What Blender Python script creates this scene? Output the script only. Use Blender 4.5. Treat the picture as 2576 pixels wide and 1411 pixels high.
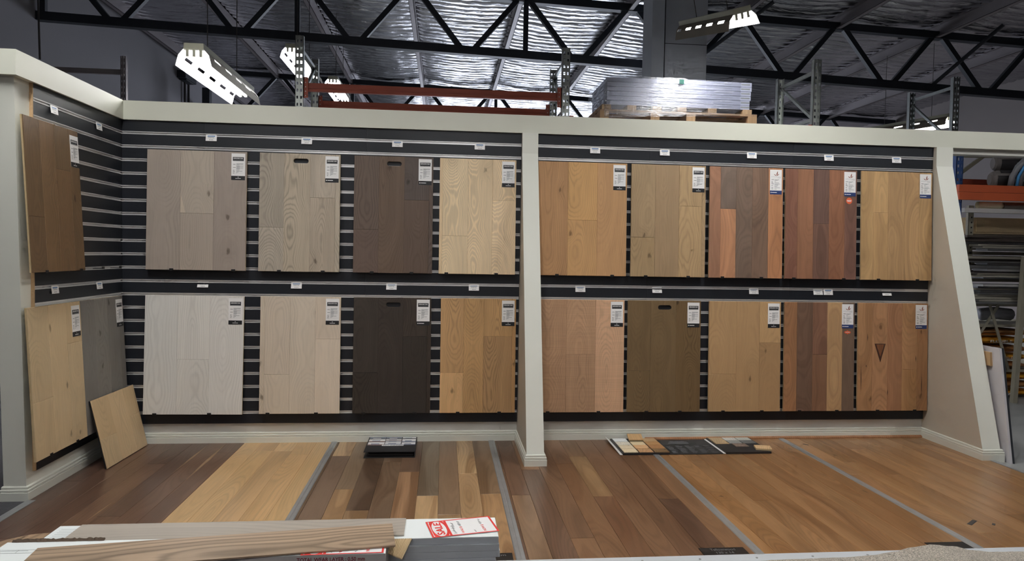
import bpy, bmesh, math, random
from mathutils import Matrix, Vector
random.seed(7)
for o in list(bpy.data.objects): bpy.data.objects.remove(o)
S = bpy.context.scene
COL = S.collection
PI = math.pi

# ------------------------------------------------------------------ camera
FPX = 1748.9
cam_d = bpy.data.cameras.new('camera'); cam = bpy.data.objects.new('camera', cam_d); COL.objects.link(cam)
cam_d.sensor_fit = 'HORIZONTAL'; cam_d.sensor_width = 36.0; cam_d.lens = FPX * 36.0 / 2576.0
cam_d.clip_end = 200; cam_d.clip_start = 0.05
yaw, pitch, roll = 0.0979, -0.0382, 0.0173
fw = Vector((math.sin(yaw)*math.cos(pitch), math.cos(yaw)*math.cos(pitch), math.sin(pitch)))
r0 = Vector((math.cos(yaw), -math.sin(yaw), 0)); u0 = r0.cross(fw)
rr = r0*math.cos(roll) + u0*math.sin(roll); uu = -r0*math.sin(roll) + u0*math.cos(roll)
M = Matrix.Identity(4)
for i in range(3):
    M[i][0] = rr[i]; M[i][1] = uu[i]; M[i][2] = -fw[i]
M.translation = Vector((2.4099, -5.474, 1.485))
cam.matrix_world = M
S.camera = cam

# ------------------------------------------------------------------ world, exposure
W = bpy.data.worlds.new('sky'); S.world = W; W.use_nodes = True
bg = W.node_tree.nodes['Background']
bg.inputs[0].default_value = (0.80, 0.86, 1.0, 1); bg.inputs[1].default_value = 8.0
S.view_settings.view_transform = 'Standard'; S.view_settings.look = 'None'
S.view_settings.gamma = 1.0; S.view_settings.use_curve_mapping = False
S.view_settings.exposure = 0.0
cy_ = S.cycles
cy_.max_bounces = 5; cy_.diffuse_bounces = 3; cy_.glossy_bounces = 2; cy_.transmission_bounces = 2; cy_.transparent_max_bounces = 6
cy_.caustics_reflective = False; cy_.caustics_refractive = False; cy_.use_adaptive_sampling = True; cy_.adaptive_threshold = .14; cy_.adaptive_min_samples = 12; cy_.light_sampling_threshold = .02
LAMP_W = 36.0            # watts of each fluorescent high bay
LAMP_COL = (1.0, 0.985, 0.955)
TUBE = 11.0

# ------------------------------------------------------------------ material helpers
def lin(v):
    v /= 255.0
    return v/12.92 if v <= 0.04045 else ((v+0.055)/1.055)**2.4
AL = 1.42; DESAT = .10
def c(r, g, b, k=1.0):
    return (min(lin(r)*AL*k, .93), min(lin(g)*AL*k, .93), min(lin(b)*AL*k, .93), 1)
MATS = {}
class NT:
    def __init__(s, name):
        s.m = bpy.data.materials.new(name); s.m.use_nodes = True
        s.t = s.m.node_tree; s.t.nodes.clear()
        s.out = s.t.nodes.new('ShaderNodeOutputMaterial')
        MATS[name] = s.m
    def n(s, typ, **kw):
        nd = s.t.nodes.new('ShaderNode'+typ)
        for k, v in kw.items(): setattr(nd, k, v)
        return nd
    def set(s, sock, v):
        if hasattr(v, 'is_output'): s.t.links.new(v, sock)
        else: sock.default_value = v
    def math(s, op, a, b=0.0, cl=False):
        nd = s.n('Math', operation=op, use_clamp=cl); s.set(nd.inputs[0], a); s.set(nd.inputs[1], b); return nd.outputs[0]
    def vec(s, op, a, b=None, sc=None):
        nd = s.n('VectorMath', operation=op); s.set(nd.inputs[0], a)
        if b is not None: s.set(nd.inputs[1], b)
        if sc is not None: s.set(nd.inputs[3], sc)
        return nd.outputs[0]
    def noise(s, v, scale=1.0, detail=2.0, rough=.5, dist=0.0):
        nd = s.n('TexNoise'); s.set(nd.inputs['Vector'], v)
        nd.inputs['Scale'].default_value = scale; nd.inputs['Detail'].default_value = detail
        nd.inputs['Roughness'].default_value = rough; nd.inputs['Distortion'].default_value = dist
        return nd.outputs[0]
    def ramp(s, v, a, b, lo=0.0, hi=1.0):
        nd = s.n('MapRange', interpolation_type='SMOOTHSTEP'); s.set(nd.inputs[0], v)
        nd.inputs[1].default_value = a; nd.inputs[2].default_value = b; nd.inputs[3].default_value = lo; nd.inputs[4].default_value = hi
        return nd.outputs[0]
    def mix(s, f, a, b, blend='MIX'):
        nd = s.n('Mix', data_type='RGBA', blend_type=blend); s.set(nd.inputs[0], f); s.set(nd.inputs[6], a); s.set(nd.inputs[7], b); return nd.outputs[2]
    def bump(s, h, strength=.3, dist=.01):
        nd = s.n('Bump'); s.set(nd.inputs['Height'], h); nd.inputs['Strength'].default_value = strength; nd.inputs['Distance'].default_value = dist; return nd.outputs[0]
    def coord(s, k='Object'): return s.n('TexCoord').outputs[k]
    def bsdf(s, col, rough=.5, metal=0.0, normal=None, spec=.5, emit=None, es=0.0, coat=0.0):
        b = s.n('BsdfPrincipled'); s.set(b.inputs['Base Color'], col); s.set(b.inputs['Roughness'], rough)
        b.inputs['Metallic'].default_value = metal; b.inputs['Specular IOR Level'].default_value = spec
        if normal is not None: s.set(b.inputs['Normal'], normal)
        if emit is not None: b.inputs['Emission Color'].default_value = emit; b.inputs['Emission Strength'].default_value = es
        b.inputs['Coat Weight'].default_value = coat
        s.t.links.new(b.outputs[0], s.out.inputs[0]); return b
def plain(name, col, rough=.5, metal=0.0, spec=.5, var=.06, sc=3.0, bmp=0.0, bsc=60.0):
    """painted / plastic / metal surface with slight mottling"""
    t = NT(name); p = t.coord()
    f = t.noise(p, sc, 3, .6); f = t.math('MULTIPLY_ADD', f, 2*var); t.t.nodes[-1].inputs[2].default_value = 1-var
    colr = t.vec('SCALE', col[:3], sc=f)
    nrm = t.bump(t.noise(p, bsc, 3, .6), bmp, .004) if bmp else None
    t.bsdf(colr, rough, metal, nrm, spec); return t.m
def wood(name, ring=9.0, ringd=.22, fine=.16, broad=.16, knots=.0, two=0.0, twoc=(.55, .48, .45), rough=.45, sx=6.0, sy=.5, spec=.35, coat=0.0, saw=0.0, light=False, ly=1.0):
    t = NT(name); oi = t.n('ObjectInfo'); rnd = oi.outputs['Random']; base = oi.outputs['Color']
    cb = t.n('CombineXYZ'); t.set(cb.inputs[0], t.math('MULTIPLY', rnd, 37.0)); t.set(cb.inputs[1], t.math('MULTIPLY', rnd, 91.0)); t.set(cb.inputs[2], t.math('MULTIPLY', rnd, 11.0))
    co = t.coord(); P = t.vec('ADD', co, cb.outputs[0])
    sp = t.n('SeparateXYZ'); t.set(sp.inputs[0], co); s2 = t.n('SeparateXYZ'); t.set(s2.inputs[0], P)
    # growth rings: distance from a wandering pith line, so plain sawn arches run up the plank
    xc = t.math('SUBTRACT', sp.outputs[0], t.math('MULTIPLY_ADD', t.math('FRACT', t.math('MULTIPLY', rnd, 7.31)), .13)); xc.node.inputs[1].links[0].from_node.inputs[2].default_value = .02
    cy = t.n('CombineXYZ'); t.set(cy.inputs[1], t.math('MULTIPLY', s2.outputs[1], 1.5*ly)); t.set(cy.inputs[2], t.math('MULTIPLY', rnd, 53.0))
    hh = t.math('MULTIPLY', t.math('SUBTRACT', t.noise(cy.outputs[0], 1, 1), .30), .36)
    hh = t.math('ADD', hh, t.math('MULTIPLY', t.math('SUBTRACT', t.noise(t.vec('MULTIPLY', P, (7, 2.5*ly, 1)), 1, 2), .5), .045))
    R = t.math('SQRT', t.math('ADD', t.math('ADD', t.math('MULTIPLY', xc, xc), t.math('MULTIPLY', hh, hh)), 1e-5))
    R = t.math('ADD', R, t.math('MULTIPLY', t.noise(t.vec('MULTIPLY', P, (28, 2.2*ly, 1)), 1, 2), .012))
    if knots > 0:
        v = t.n('TexVoronoi', voronoi_dimensions='2D'); t.set(v.inputs['Vector'], t.vec('MULTIPLY', P, (6.0, 3.4, 0))); v.inputs['Scale'].default_value = 1.0
        sc_ = t.n('SeparateColor'); t.set(sc_.inputs[0], v.outputs['Color']); sel = t.math('GREATER_THAN', sc_.outputs[0], 1-knots)
        near = t.math('MULTIPLY', t.ramp(v.outputs['Distance'], .40, .0), sel)
        dd = t.math('ADD', v.outputs['Distance'], t.math('MULTIPLY', t.math('SUBTRACT', t.noise(t.vec('MULTIPLY', P, (55, 22, 1)), 1, 3), .5), .22))
        core = t.math('MULTIPLY', t.ramp(dd, .10, .02), sel)
        R = t.math('ADD', R, t.math('MULTIPLY', near, .030))
    r = t.math('SINE', t.math('MULTIPLY', R, ring*9*2*PI)); r = t.math('MULTIPLY_ADD', r, .5); r.node.inputs[2].default_value = .5
    r = t.math('POWER', r, 2.6)
    msk = t.ramp(t.noise(t.vec('MULTIPLY', P, (5, .7, 1)), 1, 1), .35, .62, .25, 1.0)
    fib = t.noise(t.vec('MULTIPLY', P, (190, 4.5, 1)), 1, 3, .6)
    cr_ = t.n('CombineXYZ'); t.set(cr_.inputs[0], t.math('MULTIPLY', R, 26.0)); t.set(cr_.inputs[1], t.math('MULTIPLY', s2.outputs[1], .5)); t.set(cr_.inputs[2], t.math('MULTIPLY', rnd, 29.0))
    br = t.noise(cr_.outputs[0], 1, 3, .55)
    f = t.math('MULTIPLY', t.math('MULTIPLY', r, msk), -ringd if not light else ringd); f = t.math('ADD', f, 1.0)
    g = t.math('MULTIPLY', t.math('SUBTRACT', fib, .5), -2*fine); f = t.math('MULTIPLY', f, t.math('ADD', g, 1.0))
    g = t.math('MULTIPLY', t.math('SUBTRACT', br, .5), 3*broad); f = t.math('MULTIPLY', f, t.math('ADD', g, 1.0))
    if saw > 0:
        sw = t.noise(t.vec('MULTIPLY', P, (3, 140, 1)), 1, 2, .6); f = t.math('MULTIPLY', f, t.math('ADD', t.math('MULTIPLY', t.math('SUBTRACT', sw, .5), 2*saw), 1.0))
    colr = t.vec('SCALE', base, sc=f)
    if two > 0:
        tw = t.noise(t.vec('ADD', t.vec('MULTIPLY', cr_.outputs[0], (.62, 1, 1)), (3.1, 7.7, 1.3)), 1, 3, .5, .4)
        k = t.math('MULTIPLY', t.ramp(tw, .50, .60), two)
        colr = t.mix(k, colr, t.vec('MULTIPLY', colr, twoc))
    if knots > 0:
        colr = t.mix(t.math('MULTIPLY', near, .12), colr, t.vec('MULTIPLY', colr, (.6, .55, .5)))
        colr = t.mix(t.math('MULTIPLY', core, .75), colr, t.vec('MULTIPLY', colr, (.3, .27, .25)))
    t.bsdf(colr, rough, 0, t.bump(fib, .12, .002), spec, coat=coat); return t.m

wood('oak_veneer', ring=9, ringd=.18, knots=.16, broad=.11, rough=.5)
wood('oak_smooth', ring=8, ringd=.11, knots=.16, broad=.07, fine=.10, rough=.5)
wood('oak_brushed', ring=13, ringd=.30, knots=.14, rough=.55)
wood('oak_limed', ring=14, ringd=.30, knots=.14, rough=.55, light=True)
wood('oak_sawn', ring=10, ringd=.16, knots=.18, rough=.6, saw=.16)
wood('oak_dark', ring=10, ringd=.28, knots=.15, rough=.5)
wood('gum_veneer', ring=7, ringd=.12, broad=.30, two=.35, twoc=(.74, .71, .70), rough=.42)
wood('gum_knotty', ring=7, ringd=.15, broad=.26, knots=.35, two=.35, twoc=(.80, .70, .62), rough=.45)
FR = .28
wood('floor_dark', ly=.42, ring=7, ringd=.18, broad=.26, two=.5, twoc=(.72, .68, .66), rough=FR, sx=5, coat=.1)
wood('floor_blond', ly=.42, ring=7, ringd=.15, broad=.16, two=.25, twoc=(.86, .82, .76), rough=FR, sx=5)
wood('floor_mixed', ly=.42, ring=8, ringd=.17, broad=.2, two=.75, twoc=(.60, .52, .46), rough=FR, sx=5)
wood('floor_brown', ly=.42, ring=8, ringd=.20, broad=.30, two=.7, twoc=(.70, .63, .58), rough=FR, sx=5)
wood('floor_tan', ly=.42, ring=8, ringd=.19, broad=.30, knots=.08, two=.65, twoc=(.76, .68, .60), rough=FR, sx=5)
wood('vinyl_stripe', ring=5, ringd=.42, broad=.45, fine=.25, rough=.4, sx=26, sy=.55)
wood('vinyl_grey', ring=5, ringd=.12, broad=.18, fine=.12, rough=.4, sx=9, sy=.6)
wood('raw_timber', ring=6, ringd=.2, broad=.2, rough=.7)
plain('board_edge', c(176, 156, 120), .7, var=.15, sc=40)
plain('paint_trim', c(188, 190, 179), .45, var=.02)
plain('paint_fin', c(196, 198, 190), .42, var=.025)
plain('paint_wall', c(178, 178, 174), .6, var=.03)
plain('paint_fin_shaded', c(172, 166, 154), .6, var=.02)  # fin paint again, darker: shade of the side faces put into the colour
plain('paint_base', c(196, 198, 190), .35, var=.02)
plain('slat_black', c(29, 32, 38), .40, spec=.4, var=.1)
plain('aluminium', (.93, .94, .95, 1), .26, .4, var=.1, sc=5)
plain('divider_metal', (.44, .46, .48, 1), .38, .6, var=.15, sc=12)
plain('white_metal', c(205, 208, 208), .35, .0, var=.03)
plain('panel_white', c(176, 174, 178), .5, var=.03)
plain('edge_white', c(178, 183, 188), .4, var=.04)
plain('clip_black', c(22, 22, 24), .5)
plain('chipboard', c(160, 134, 102), .8, var=.2, sc=90)
plain('steel_dark', c(40, 44, 50), .55, .2, var=.15, sc=6)
plain('purlin_grey', c(118, 112, 114), .5, .25, var=.12, sc=4)
plain('galvanised', (.46, .49, .47, 1), .38, .85, var=.25, sc=18)
plain('rack_orange', c(138, 66, 50), .45, var=.08)
plain('rack_orange_bright', c(184, 88, 55), .45, var=.08)
plain('rack_blue', c(48, 72, 118), .45, var=.1)
plain('warehouse_wall', c(120, 118, 122), .8, var=.05, sc=1.2)
plain('warehouse_wall_pale', c(128, 121, 120), .8, var=.05, sc=1.2)
plain('column_grey', c(176, 181, 189), .7, var=.05, sc=1.5)
plain('concrete', c(128, 130, 130), .5, var=.12, sc=2.5, bmp=.1)
plain('card_white', c(226, 232, 236), .5, var=.01)
plain('carton_white', c(206, 212, 214), .55, var=.025, sc=8)
plain('carton_lilac', c(150, 154, 174), .5, var=.03, sc=6)
plain('carton_grey', c(168, 173, 179), .55, var=.05, sc=10)
plain('carton_taupe', c(160, 156, 154), .55, var=.04, sc=10)
plain('cardboard', c(170, 150, 118), .8, var=.1, sc=20)
plain('ink_dark', c(40, 42, 46), .6)
plain('ink_grey', c(120, 124, 128), .6)
plain('ink_black', c(24, 26, 30), .5)
plain('ink_navy', c(34, 52, 98), .5)
plain('ink_blue', c(92, 120, 158), .5)
plain('ink_red', c(200, 52, 48), .5)
plain('ink_maroon', c(110, 34, 46), .5)
plain('ink_brown', c(120, 62, 44), .5)
plain('ink_white', c(226, 230, 232), .5)
plain('sticker_orange', c(206, 92, 56), .5)
plain('sticker_green', c(20, 88, 78), .4)
plain('lamp_enamel', c(176, 176, 160), .45, var=.04)
plain('lamp_back', c(124, 116, 104), .6, var=.1, sc=8)
plain('lamp_reflector', (.9, .9, .9, 1), .3, var=.0)
plain('black_board', c(34, 34, 36), .45)
plain('plastic_black', c(20, 20, 22), .4)
plain('roll_wrap', c(48, 46, 48), .25, var=.3, sc=6)
plain('roll_felt', c(104, 99, 98), .9, var=.1)
plain('hose_grey', c(120, 120, 126), .6)
plain('strap_blue', c(70, 140, 196), .5)
plain('bag_yellow', c(196, 142, 44), .5, var=.2, sc=7)
plain('bag_brown', c(150, 110, 72), .5, var=.2, sc=7)
plain('shelf_beige', c(140, 136, 122), .5, .1, var=.1)
plain('tube_paper', c(196, 190, 166), .6)
plain('profile_grey', (.42, .43, .44, 1), .35, .8, var=.3, sc=7)
plain('profile_bronze', (.20, .17, .15, 1), .45, .6, var=.3, sc=7)
plain('profile_pale', c(176, 172, 160), .5, .1, var=.2)
plain('floor_carpet_dark', c(60, 60, 64), .95, var=.5, sc=80)
plain('cable', c(60, 58, 56), .6)
plain('streak_pale', c(138, 112, 84), .4, var=.2, sc=10)
plain('streak_dark', c(58, 36, 28), .45, var=.3, sc=30)
plain('torn_card', c(86, 72, 60), .8, var=.4, sc=60)
plain('tape_dark', c(52, 50, 50), .5)
plain('sap_pale', c(176, 164, 148), .5)
t = NT('tube_glow'); t.bsdf((1, 1, 1, 1), .5, emit=(1, .98, .96, 1), es=TUBE)
# crumpled foil faced insulation blanket
t = NT('foil'); p = t.coord()
crm = t.noise(t.vec('MULTIPLY', p, (2.2, 11, 1)), 1, 3, .6, .8)
crk = t.n('TexVoronoi', feature='SMOOTH_F1'); t.set(crk.inputs['Vector'], t.vec('MULTIPLY', p, (5, 16, 1))); crk.inputs['Scale'].default_value = 1
h = t.math('ADD', crm, t.math('MULTIPLY', crk.outputs['Distance'], .5))
pale = t.vec('SCALE', (.60, .60, .625), sc=t.ramp(t.noise(p, .8, 2), .3, .7, .88, 1.05))
t.bsdf(pale, .26, 1.0, t.bump(h, .55, .05))
# stretch wrap
t = NT('stretch_wrap'); p = t.coord()
h = t.noise(t.vec('MULTIPLY', p, (3, 8, 60)), 1, 3, .6, 1.2)
gl = t.n('BsdfGlossy'); gl.inputs['Roughness'].default_value = .16; gl.inputs[0].default_value = (.9, .92, .95, 1); t.set(gl.inputs['Normal'], t.bump(h, .7, .02))
tr = t.n('BsdfTransparent'); tr.inputs[0].default_value = (.93, .94, .96, 1)
mx = t.n('MixShader'); mx.inputs[0].default_value = .22
t.t.links.new(tr.outputs[0], mx.inputs[1]); t.t.links.new(gl.outputs[0], mx.inputs[2]); t.t.links.new(mx.outputs[0], t.out.inputs[0])
# looped wool carpet
t = NT('carpet_loop'); p = t.coord()
vo = t.n('TexVoronoi'); t.set(vo.inputs['Vector'], p); vo.inputs['Scale'].default_value = 260
f = t.ramp(vo.outputs['Distance'], .0, .8, 1.15, .55)
f = t.math('MULTIPLY', f, t.ramp(t.noise(p, 130, 2), .3, .7, .8, 1.15))
t.bsdf(t.vec('SCALE', c(186, 178, 166)[:3], sc=f), .95, 0, t.bump(t.math('SUBTRACT', 1.0, vo.outputs['Distance']), .9, .004))

# ------------------------------------------------------------------ geometry helpers
class MB:
    def __init__(s): s.v = []; s.f = []
    def add(s, vs, fs):
        o = len(s.v); s.v += [tuple(q) for q in vs]; s.f += [tuple(i+o for i in q) for q in fs]; return s
    def box(s, x0, x1, y0, y1, z0, z1):
        vs = [(x, y, z) for z in (z0, z1) for y in (y0, y1) for x in (x0, x1)]
        return s.add(vs, [(0, 2, 3, 1), (4, 5, 7, 6), (0, 1, 5, 4), (2, 6, 7, 3), (0, 4, 6, 2), (1, 3, 7, 5)])
    def cbox(s, x0, x1, y0, y1, z0, z1, ch=.0012):
        vs = [(x0, y0, z0), (x1, y0, z0), (x1, y1, z0), (x0, y1, z0), (x0, y0, z1-ch), (x1, y0, z1-ch), (x1, y1, z1-ch), (x0, y1, z1-ch),
              (x0+ch, y0+ch, z1), (x1-ch, y0+ch, z1), (x1-ch, y1-ch, z1), (x0+ch, y1-ch, z1)]
        return s.add(vs, [(3, 2, 1, 0), (0, 1, 5, 4), (1, 2, 6, 5), (2, 3, 7, 6), (3, 0, 4, 7), (4, 5, 9, 8), (5, 6, 10, 9), (6, 7, 11, 10), (7, 4, 8, 11), (8, 9, 10, 11)])
    def prism(s, pts, axis, a, b):
        """extrude a closed 2D outline along axis (0 x: pts=(y,z); 1 y: pts=(x,z); 2 z: pts=(x,y))"""
        def mk(q, w): return (w, q[0], q[1]) if axis == 0 else (q[0], w, q[1]) if axis == 1 else (q[0], q[1], w)
        n = len(pts); vs = [mk(q, a) for q in pts]+[mk(q, b) for q in pts]
        fs = [tuple(range(n))[::-1], tuple(range(n, 2*n))]+[(i, (i+1) % n, n+(i+1) % n, n+i) for i in range(n)]
        return s.add(vs, fs)
    def bar(s, p0, p1, w, h, up=(0, 0, 1)):
        p0 = Vector(p0); p1 = Vector(p1); d = (p1-p0).normalized(); u = Vector(up)
        if abs(d.dot(u)) > .98: u = Vector((0, 1, 0))
        a = d.cross(u).normalized(); b = a.cross(d).normalized(); vs = []
        for q in (p0, p1):
            for sx, sy in ((-1, -1), (1, -1), (1, 1), (-1, 1)): vs.append(q+a*sx*w/2+b*sy*h/2)
        return s.add(vs, [(0, 1, 2, 3), (7, 6, 5, 4), (0, 4, 5, 1), (1, 5, 6, 2), (2, 6, 7, 3), (3, 7, 4, 0)])
    def tube(s, pts, r, n=10, caps=True):
        pts = [Vector(q) for q in pts]; rings = []; o = len(s.v)
        for i, q in enumerate(pts):
            d = (pts[min(i+1, len(pts)-1)]-pts[max(i-1, 0)]).normalized(); u = Vector((0, 0, 1)) if abs(d.z) < .95 else Vector((0, 1, 0))
            a = d.cross(u).normalized(); b = a.cross(d)
            for k in range(n):
                t_ = 2*PI*k/n; s.v.append(tuple(q+a*math.cos(t_)*r+b*math.sin(t_)*r))
        m = len(pts)
        for i in range(m-1):
            for k in range(n): s.f.append((o+i*n+k, o+i*n+(k+1) % n, o+(i+1)*n+(k+1) % n, o+(i+1)*n+k))
        if caps: s.f.append(tuple(o+k for k in range(n))[::-1]); s.f.append(tuple(o+(m-1)*n+k for k in range(n)))
        return s
    def quad(s, x0, x1, y0, y1, z=0.0): return s.add([(x0, y0, z), (x1, y0, z), (x1, y1, z), (x0, y1, z)], [(0, 1, 2, 3)])
    def mesh(s, name='m', smooth=False):
        m = bpy.data.meshes.new(name); m.from_pydata(s.v, [], s.f); m.update()
        bm = bmesh.new(); bm.from_mesh(m); bmesh.ops.recalc_face_normals(bm, faces=bm.faces); bm.to_mesh(m); bm.free()
        if smooth: m.polygons.foreach_set('use_smooth', [True]*len(m.polygons))
        return m
def V3(o):
    return Vector(o) if o is not None else Vector((0, 0, 0))
def obj(name, mb, mat, parent=None, loc=None, rot=None, color=None, smooth=False):
    m = mb.mesh(name, smooth) if isinstance(mb, MB) else mb
    o = bpy.data.objects.new(name, m); COL.objects.link(o)
    if mat and not m.materials: m.materials.append(MATS[mat])
    if parent is not None: o.parent = parent
    if loc is not None: o.location = loc
    if rot is not None: o.rotation_euler = rot
    if color is not None: o.color = color
    return o
def wobj(name, mb, mat, root, color=None, smooth=False):
    """a part whose mesh is in world coordinates, under an unrotated root"""
    off = root.location
    mb.v = [(x-off.x, y-off.y, z-off.z) for x, y, z in mb.v]
    return obj(name, mb, mat, root, color=color, smooth=smooth)
def thing(name, label, cat, loc=(0, 0, 0), group=None, mat4=None):
    o = bpy.data.objects.new(name, None); COL.objects.link(o); o.empty_display_size = .05
    if mat4 is not None: o.matrix_world = mat4
    else: o.location = loc
    return tag(o, label, cat, group)
def tag(o, label, cat, group=None):
    o['label'] = label; o['category'] = cat
    if group: o['group'] = group
    return o
def solo(name, mb, mat, label, cat, group=None, color=None, smooth=False, base=None):
    """a one-mesh thing given in world coordinates, origin moved to its base"""
    if base is None:
        xs = [q[0] for q in mb.v]; ys = [q[1] for q in mb.v]; zs = [q[2] for q in mb.v]
        base = ((min(xs)+max(xs))/2, (min(ys)+max(ys))/2, min(zs))
    mb.v = [(x-base[0], y-base[1], z-base[2]) for x, y, z in mb.v]
    return tag(obj(name, mb, mat, loc=base, color=color, smooth=smooth), label, cat, group)
def struct(name, mb, mat, parent=None, smooth=False):
    o = obj(name, mb, mat, parent, smooth=smooth)
    if parent is None: o['kind'] = 'structure'
    return o
TXT = {}
def text_mesh(s, bold=0.0):
    """flat lettering, unit cap height, left aligned at the origin"""
    if (s, bold) in TXT: return TXT[(s, bold)]
    cu = bpy.data.curves.new('t', 'FONT'); cu.body = s; cu.offset = bold; cu.resolution_u = 3; cu.size = 1.0
    o = bpy.data.objects.new('t', cu); COL.objects.link(o)
    dg = bpy.context.evaluated_depsgraph_get(); me = bpy.data.meshes.new_from_object(o.evaluated_get(dg))
    vs = [tuple(v.co) for v in me.vertices]; fs = [tuple(q.vertices) for q in me.polygons]
    bpy.data.objects.remove(o); bpy.data.curves.remove(cu); bpy.data.meshes.remove(me)
    x0 = min(v[0] for v in vs); x1 = max(v[0] for v in vs); y0 = min(v[1] for v in vs); y1 = max(v[1] for v in vs)
    TXT[(s, bold)] = ([((v[0]-x0)/(y1-y0), (v[1]-y0)/(y1-y0)) for v in vs], fs, (x1-x0)/(y1-y0)); return TXT[(s, bold)]
def add_text(mb, s, x, y, h, w=None, z=0.0, f=None, bold=0.0):
    vs, fs, asp = text_mesh(s, bold); sx = (w/asp) if w else h
    pts = [(x+a*sx, y+b*h) for a, b in vs]
    return mb.add([(f(*q) if f else (q[0], q[1], z)) for q in pts], fs)
for s_ in ('GENUINE OAK', 'AUSTRALIAN NATIVE', 'TIMBERS', 'SALE', 'WAS $', 'NOW $', 'TOTAL WEAR LAYER : 0.50 mm', 'Tallowwood', '130 x 14', 'd Gum', 'FLEXIBLE'): text_mesh(s_)

# ------------------------------------------------------------------ setting: floor, display walls, warehouse shell
fl = struct('floor', MB().box(-3.4, 14, -9, 20, -.12, -.0145), 'concrete')
struct('floor_carpet', MB().box(-3.3, .03, -9, 12, -.0145, -.004).box(.03, 14, -9, -2.30, -.0145, -.006), 'floor_carpet_dark')
ZT0, ZT1 = 2.43, 2.57
struct('wall_back', MB().box(-.12, 6.6, 0, .10, -.014, ZT0).box(6.6, 9.2, 0, .10, 2.385, ZT0), 'paint_wall')
struct('wall_left', MB().prism([(-1.205, -.014), (0, -.014), (0, ZT0), (-1.29, ZT0)], 0, -.125, 0), 'paint_fin')
prof = [(0, -.014), (-.68, -.014), (-.68, .05), (-.055, 2.27), (-.05, ZT0), (0, ZT0)]
def fin(name, x0, x1):
    n = len(prof); mb = MB(); vs = [(x0, a, b) for a, b in prof]+[(x1, a, b) for a, b in prof]
    o = struct(name, MB().add(vs, [tuple(range(n)), tuple(range(n, 2*n))]+[(i, (i+1) % n, n+(i+1) % n, n+i) for i in range(n)]), 'paint_fin')
    o.data.materials.append(MATS['paint_fin_shaded'])
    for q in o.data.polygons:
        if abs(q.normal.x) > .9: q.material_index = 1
fin('wall_center', 3.005, 3.130); fin('wall_right', 6.455, 6.600)
struct('trim_1', MB().box(.036, 9.2, -.036, .12, ZT0, ZT1), 'paint_trim')
struct('trim_2', MB().box(-.17, .036, -1.333, .12, ZT0, ZT1), 'paint_trim')
# moulded skirting: profile (offset from wall, z)
SK = [(.018, -.014), (.018, .044), (.0165, .0465), (.0105, .047), (.0105, .050), (.0155, .0505), (.0155, .060), (.013, .063), (.0065, .0635), (.0065, .067), (.010, .0675), (.010, .075), (.007, .080), (0, .081)]
def skirt(name, path, close=False):
    """sweep the skirting profile along a floor polyline; wall on the left hand side of travel"""
    mb = MB(); n = len(path); norms = []
    for i in range(n-1):
        dx, dy = path[i+1][0]-path[i][0], path[i+1][1]-path[i][1]; L = math.hypot(dx, dy); norms.append((dy/L, -dx/L))
    rows = []
    for i in range(n):
        a = norms[max(i-1, 0)]; b = norms[min(i, n-2)]; k = 1/(1+a[0]*b[0]+a[1]*b[1]) if i not in (0, n-1) else .5
        nx, ny = (a[0]+b[0])*k, (a[1]+b[1])*k
        rows.append([(path[i][0]+nx*d, path[i][1]+ny*d, z) for d, z in SK])
    vs = [q for r in rows for q in r]; m = len(SK); fs = []
    for i in range(n-1):
        for k in range(m-1): fs.append((i*m+k, i*m+k+1, (i+1)*m+k+1, (i+1)*m+k))
    fs += [tuple(range(m)), tuple(range((n-1)*m, n*m))]
    struct(name, mb.add(vs, fs), 'paint_base')
skirt('baseboard_left', [(-.125, .1), (-.125, -1.205), (0, -1.205), (0, -.001)])
skirt('baseboard_back', [(0, 0), (3.005, 0)])
skirt('baseboard_center', [(3.005, 0), (3.005, -.68), (3.130, -.68), (3.130, 0)])
skirt('baseboard_back_right', [(3.130, 0), (6.455, 0)])
skirt('baseboard_right', [(6.455, 0), (6.455, -.68), (6.600, -.68), (6.600, 0)])
# timber scotia along the right hand bay
struct('trim_3', MB().prism([(-.016, 0), (-.040, 0), (-.040, .010), (-.026, .018), (-.016, .018)], 0, 4.05, 6.44), 'raw_timber').color = c(146, 106, 76)
# warehouse shell
RS = .0347
def zr(x): return 5.62 - RS*(x+3.3)
struct('wall_far_left', MB().box(-3.5, -3.3, -9, 20, -.1, 6), 'warehouse_wall')
struct('wall_far_right', MB().box(13.65, 13.85, -9, 20, -.1, 6), 'warehouse_wall_pale')
struct('wall_front', MB().box(-3.5, 13.85, -9.2, -9, -.1, 6.2), 'warehouse_wall_pale')
# far wall with an open roller door (the daylight the foil mirrors)
DX0, DX1, DZ = 1.6, 8.8, 4.3; YB = 19.0
struct('wall_far_back', MB().box(-3.5, DX0, YB, YB+.2, -.1, 6).box(DX1, 13.85, YB, YB+.2, -.1, 6).box(DX0, DX1, YB, YB+.2, DZ, 6), 'warehouse_wall')
pl = bpy.data.lights.new('door_portal', 'AREA'); pl.shape = 'RECTANGLE'; pl.size = DX1-DX0; pl.size_y = DZ; pl.cycles.is_portal = True
po = bpy.data.objects.new('door_portal', pl); COL.objects.link(po); po.location = ((DX0+DX1)/2, YB+.1, DZ/2); po.rotation_euler = (-PI/2, 0, 0)
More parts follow.
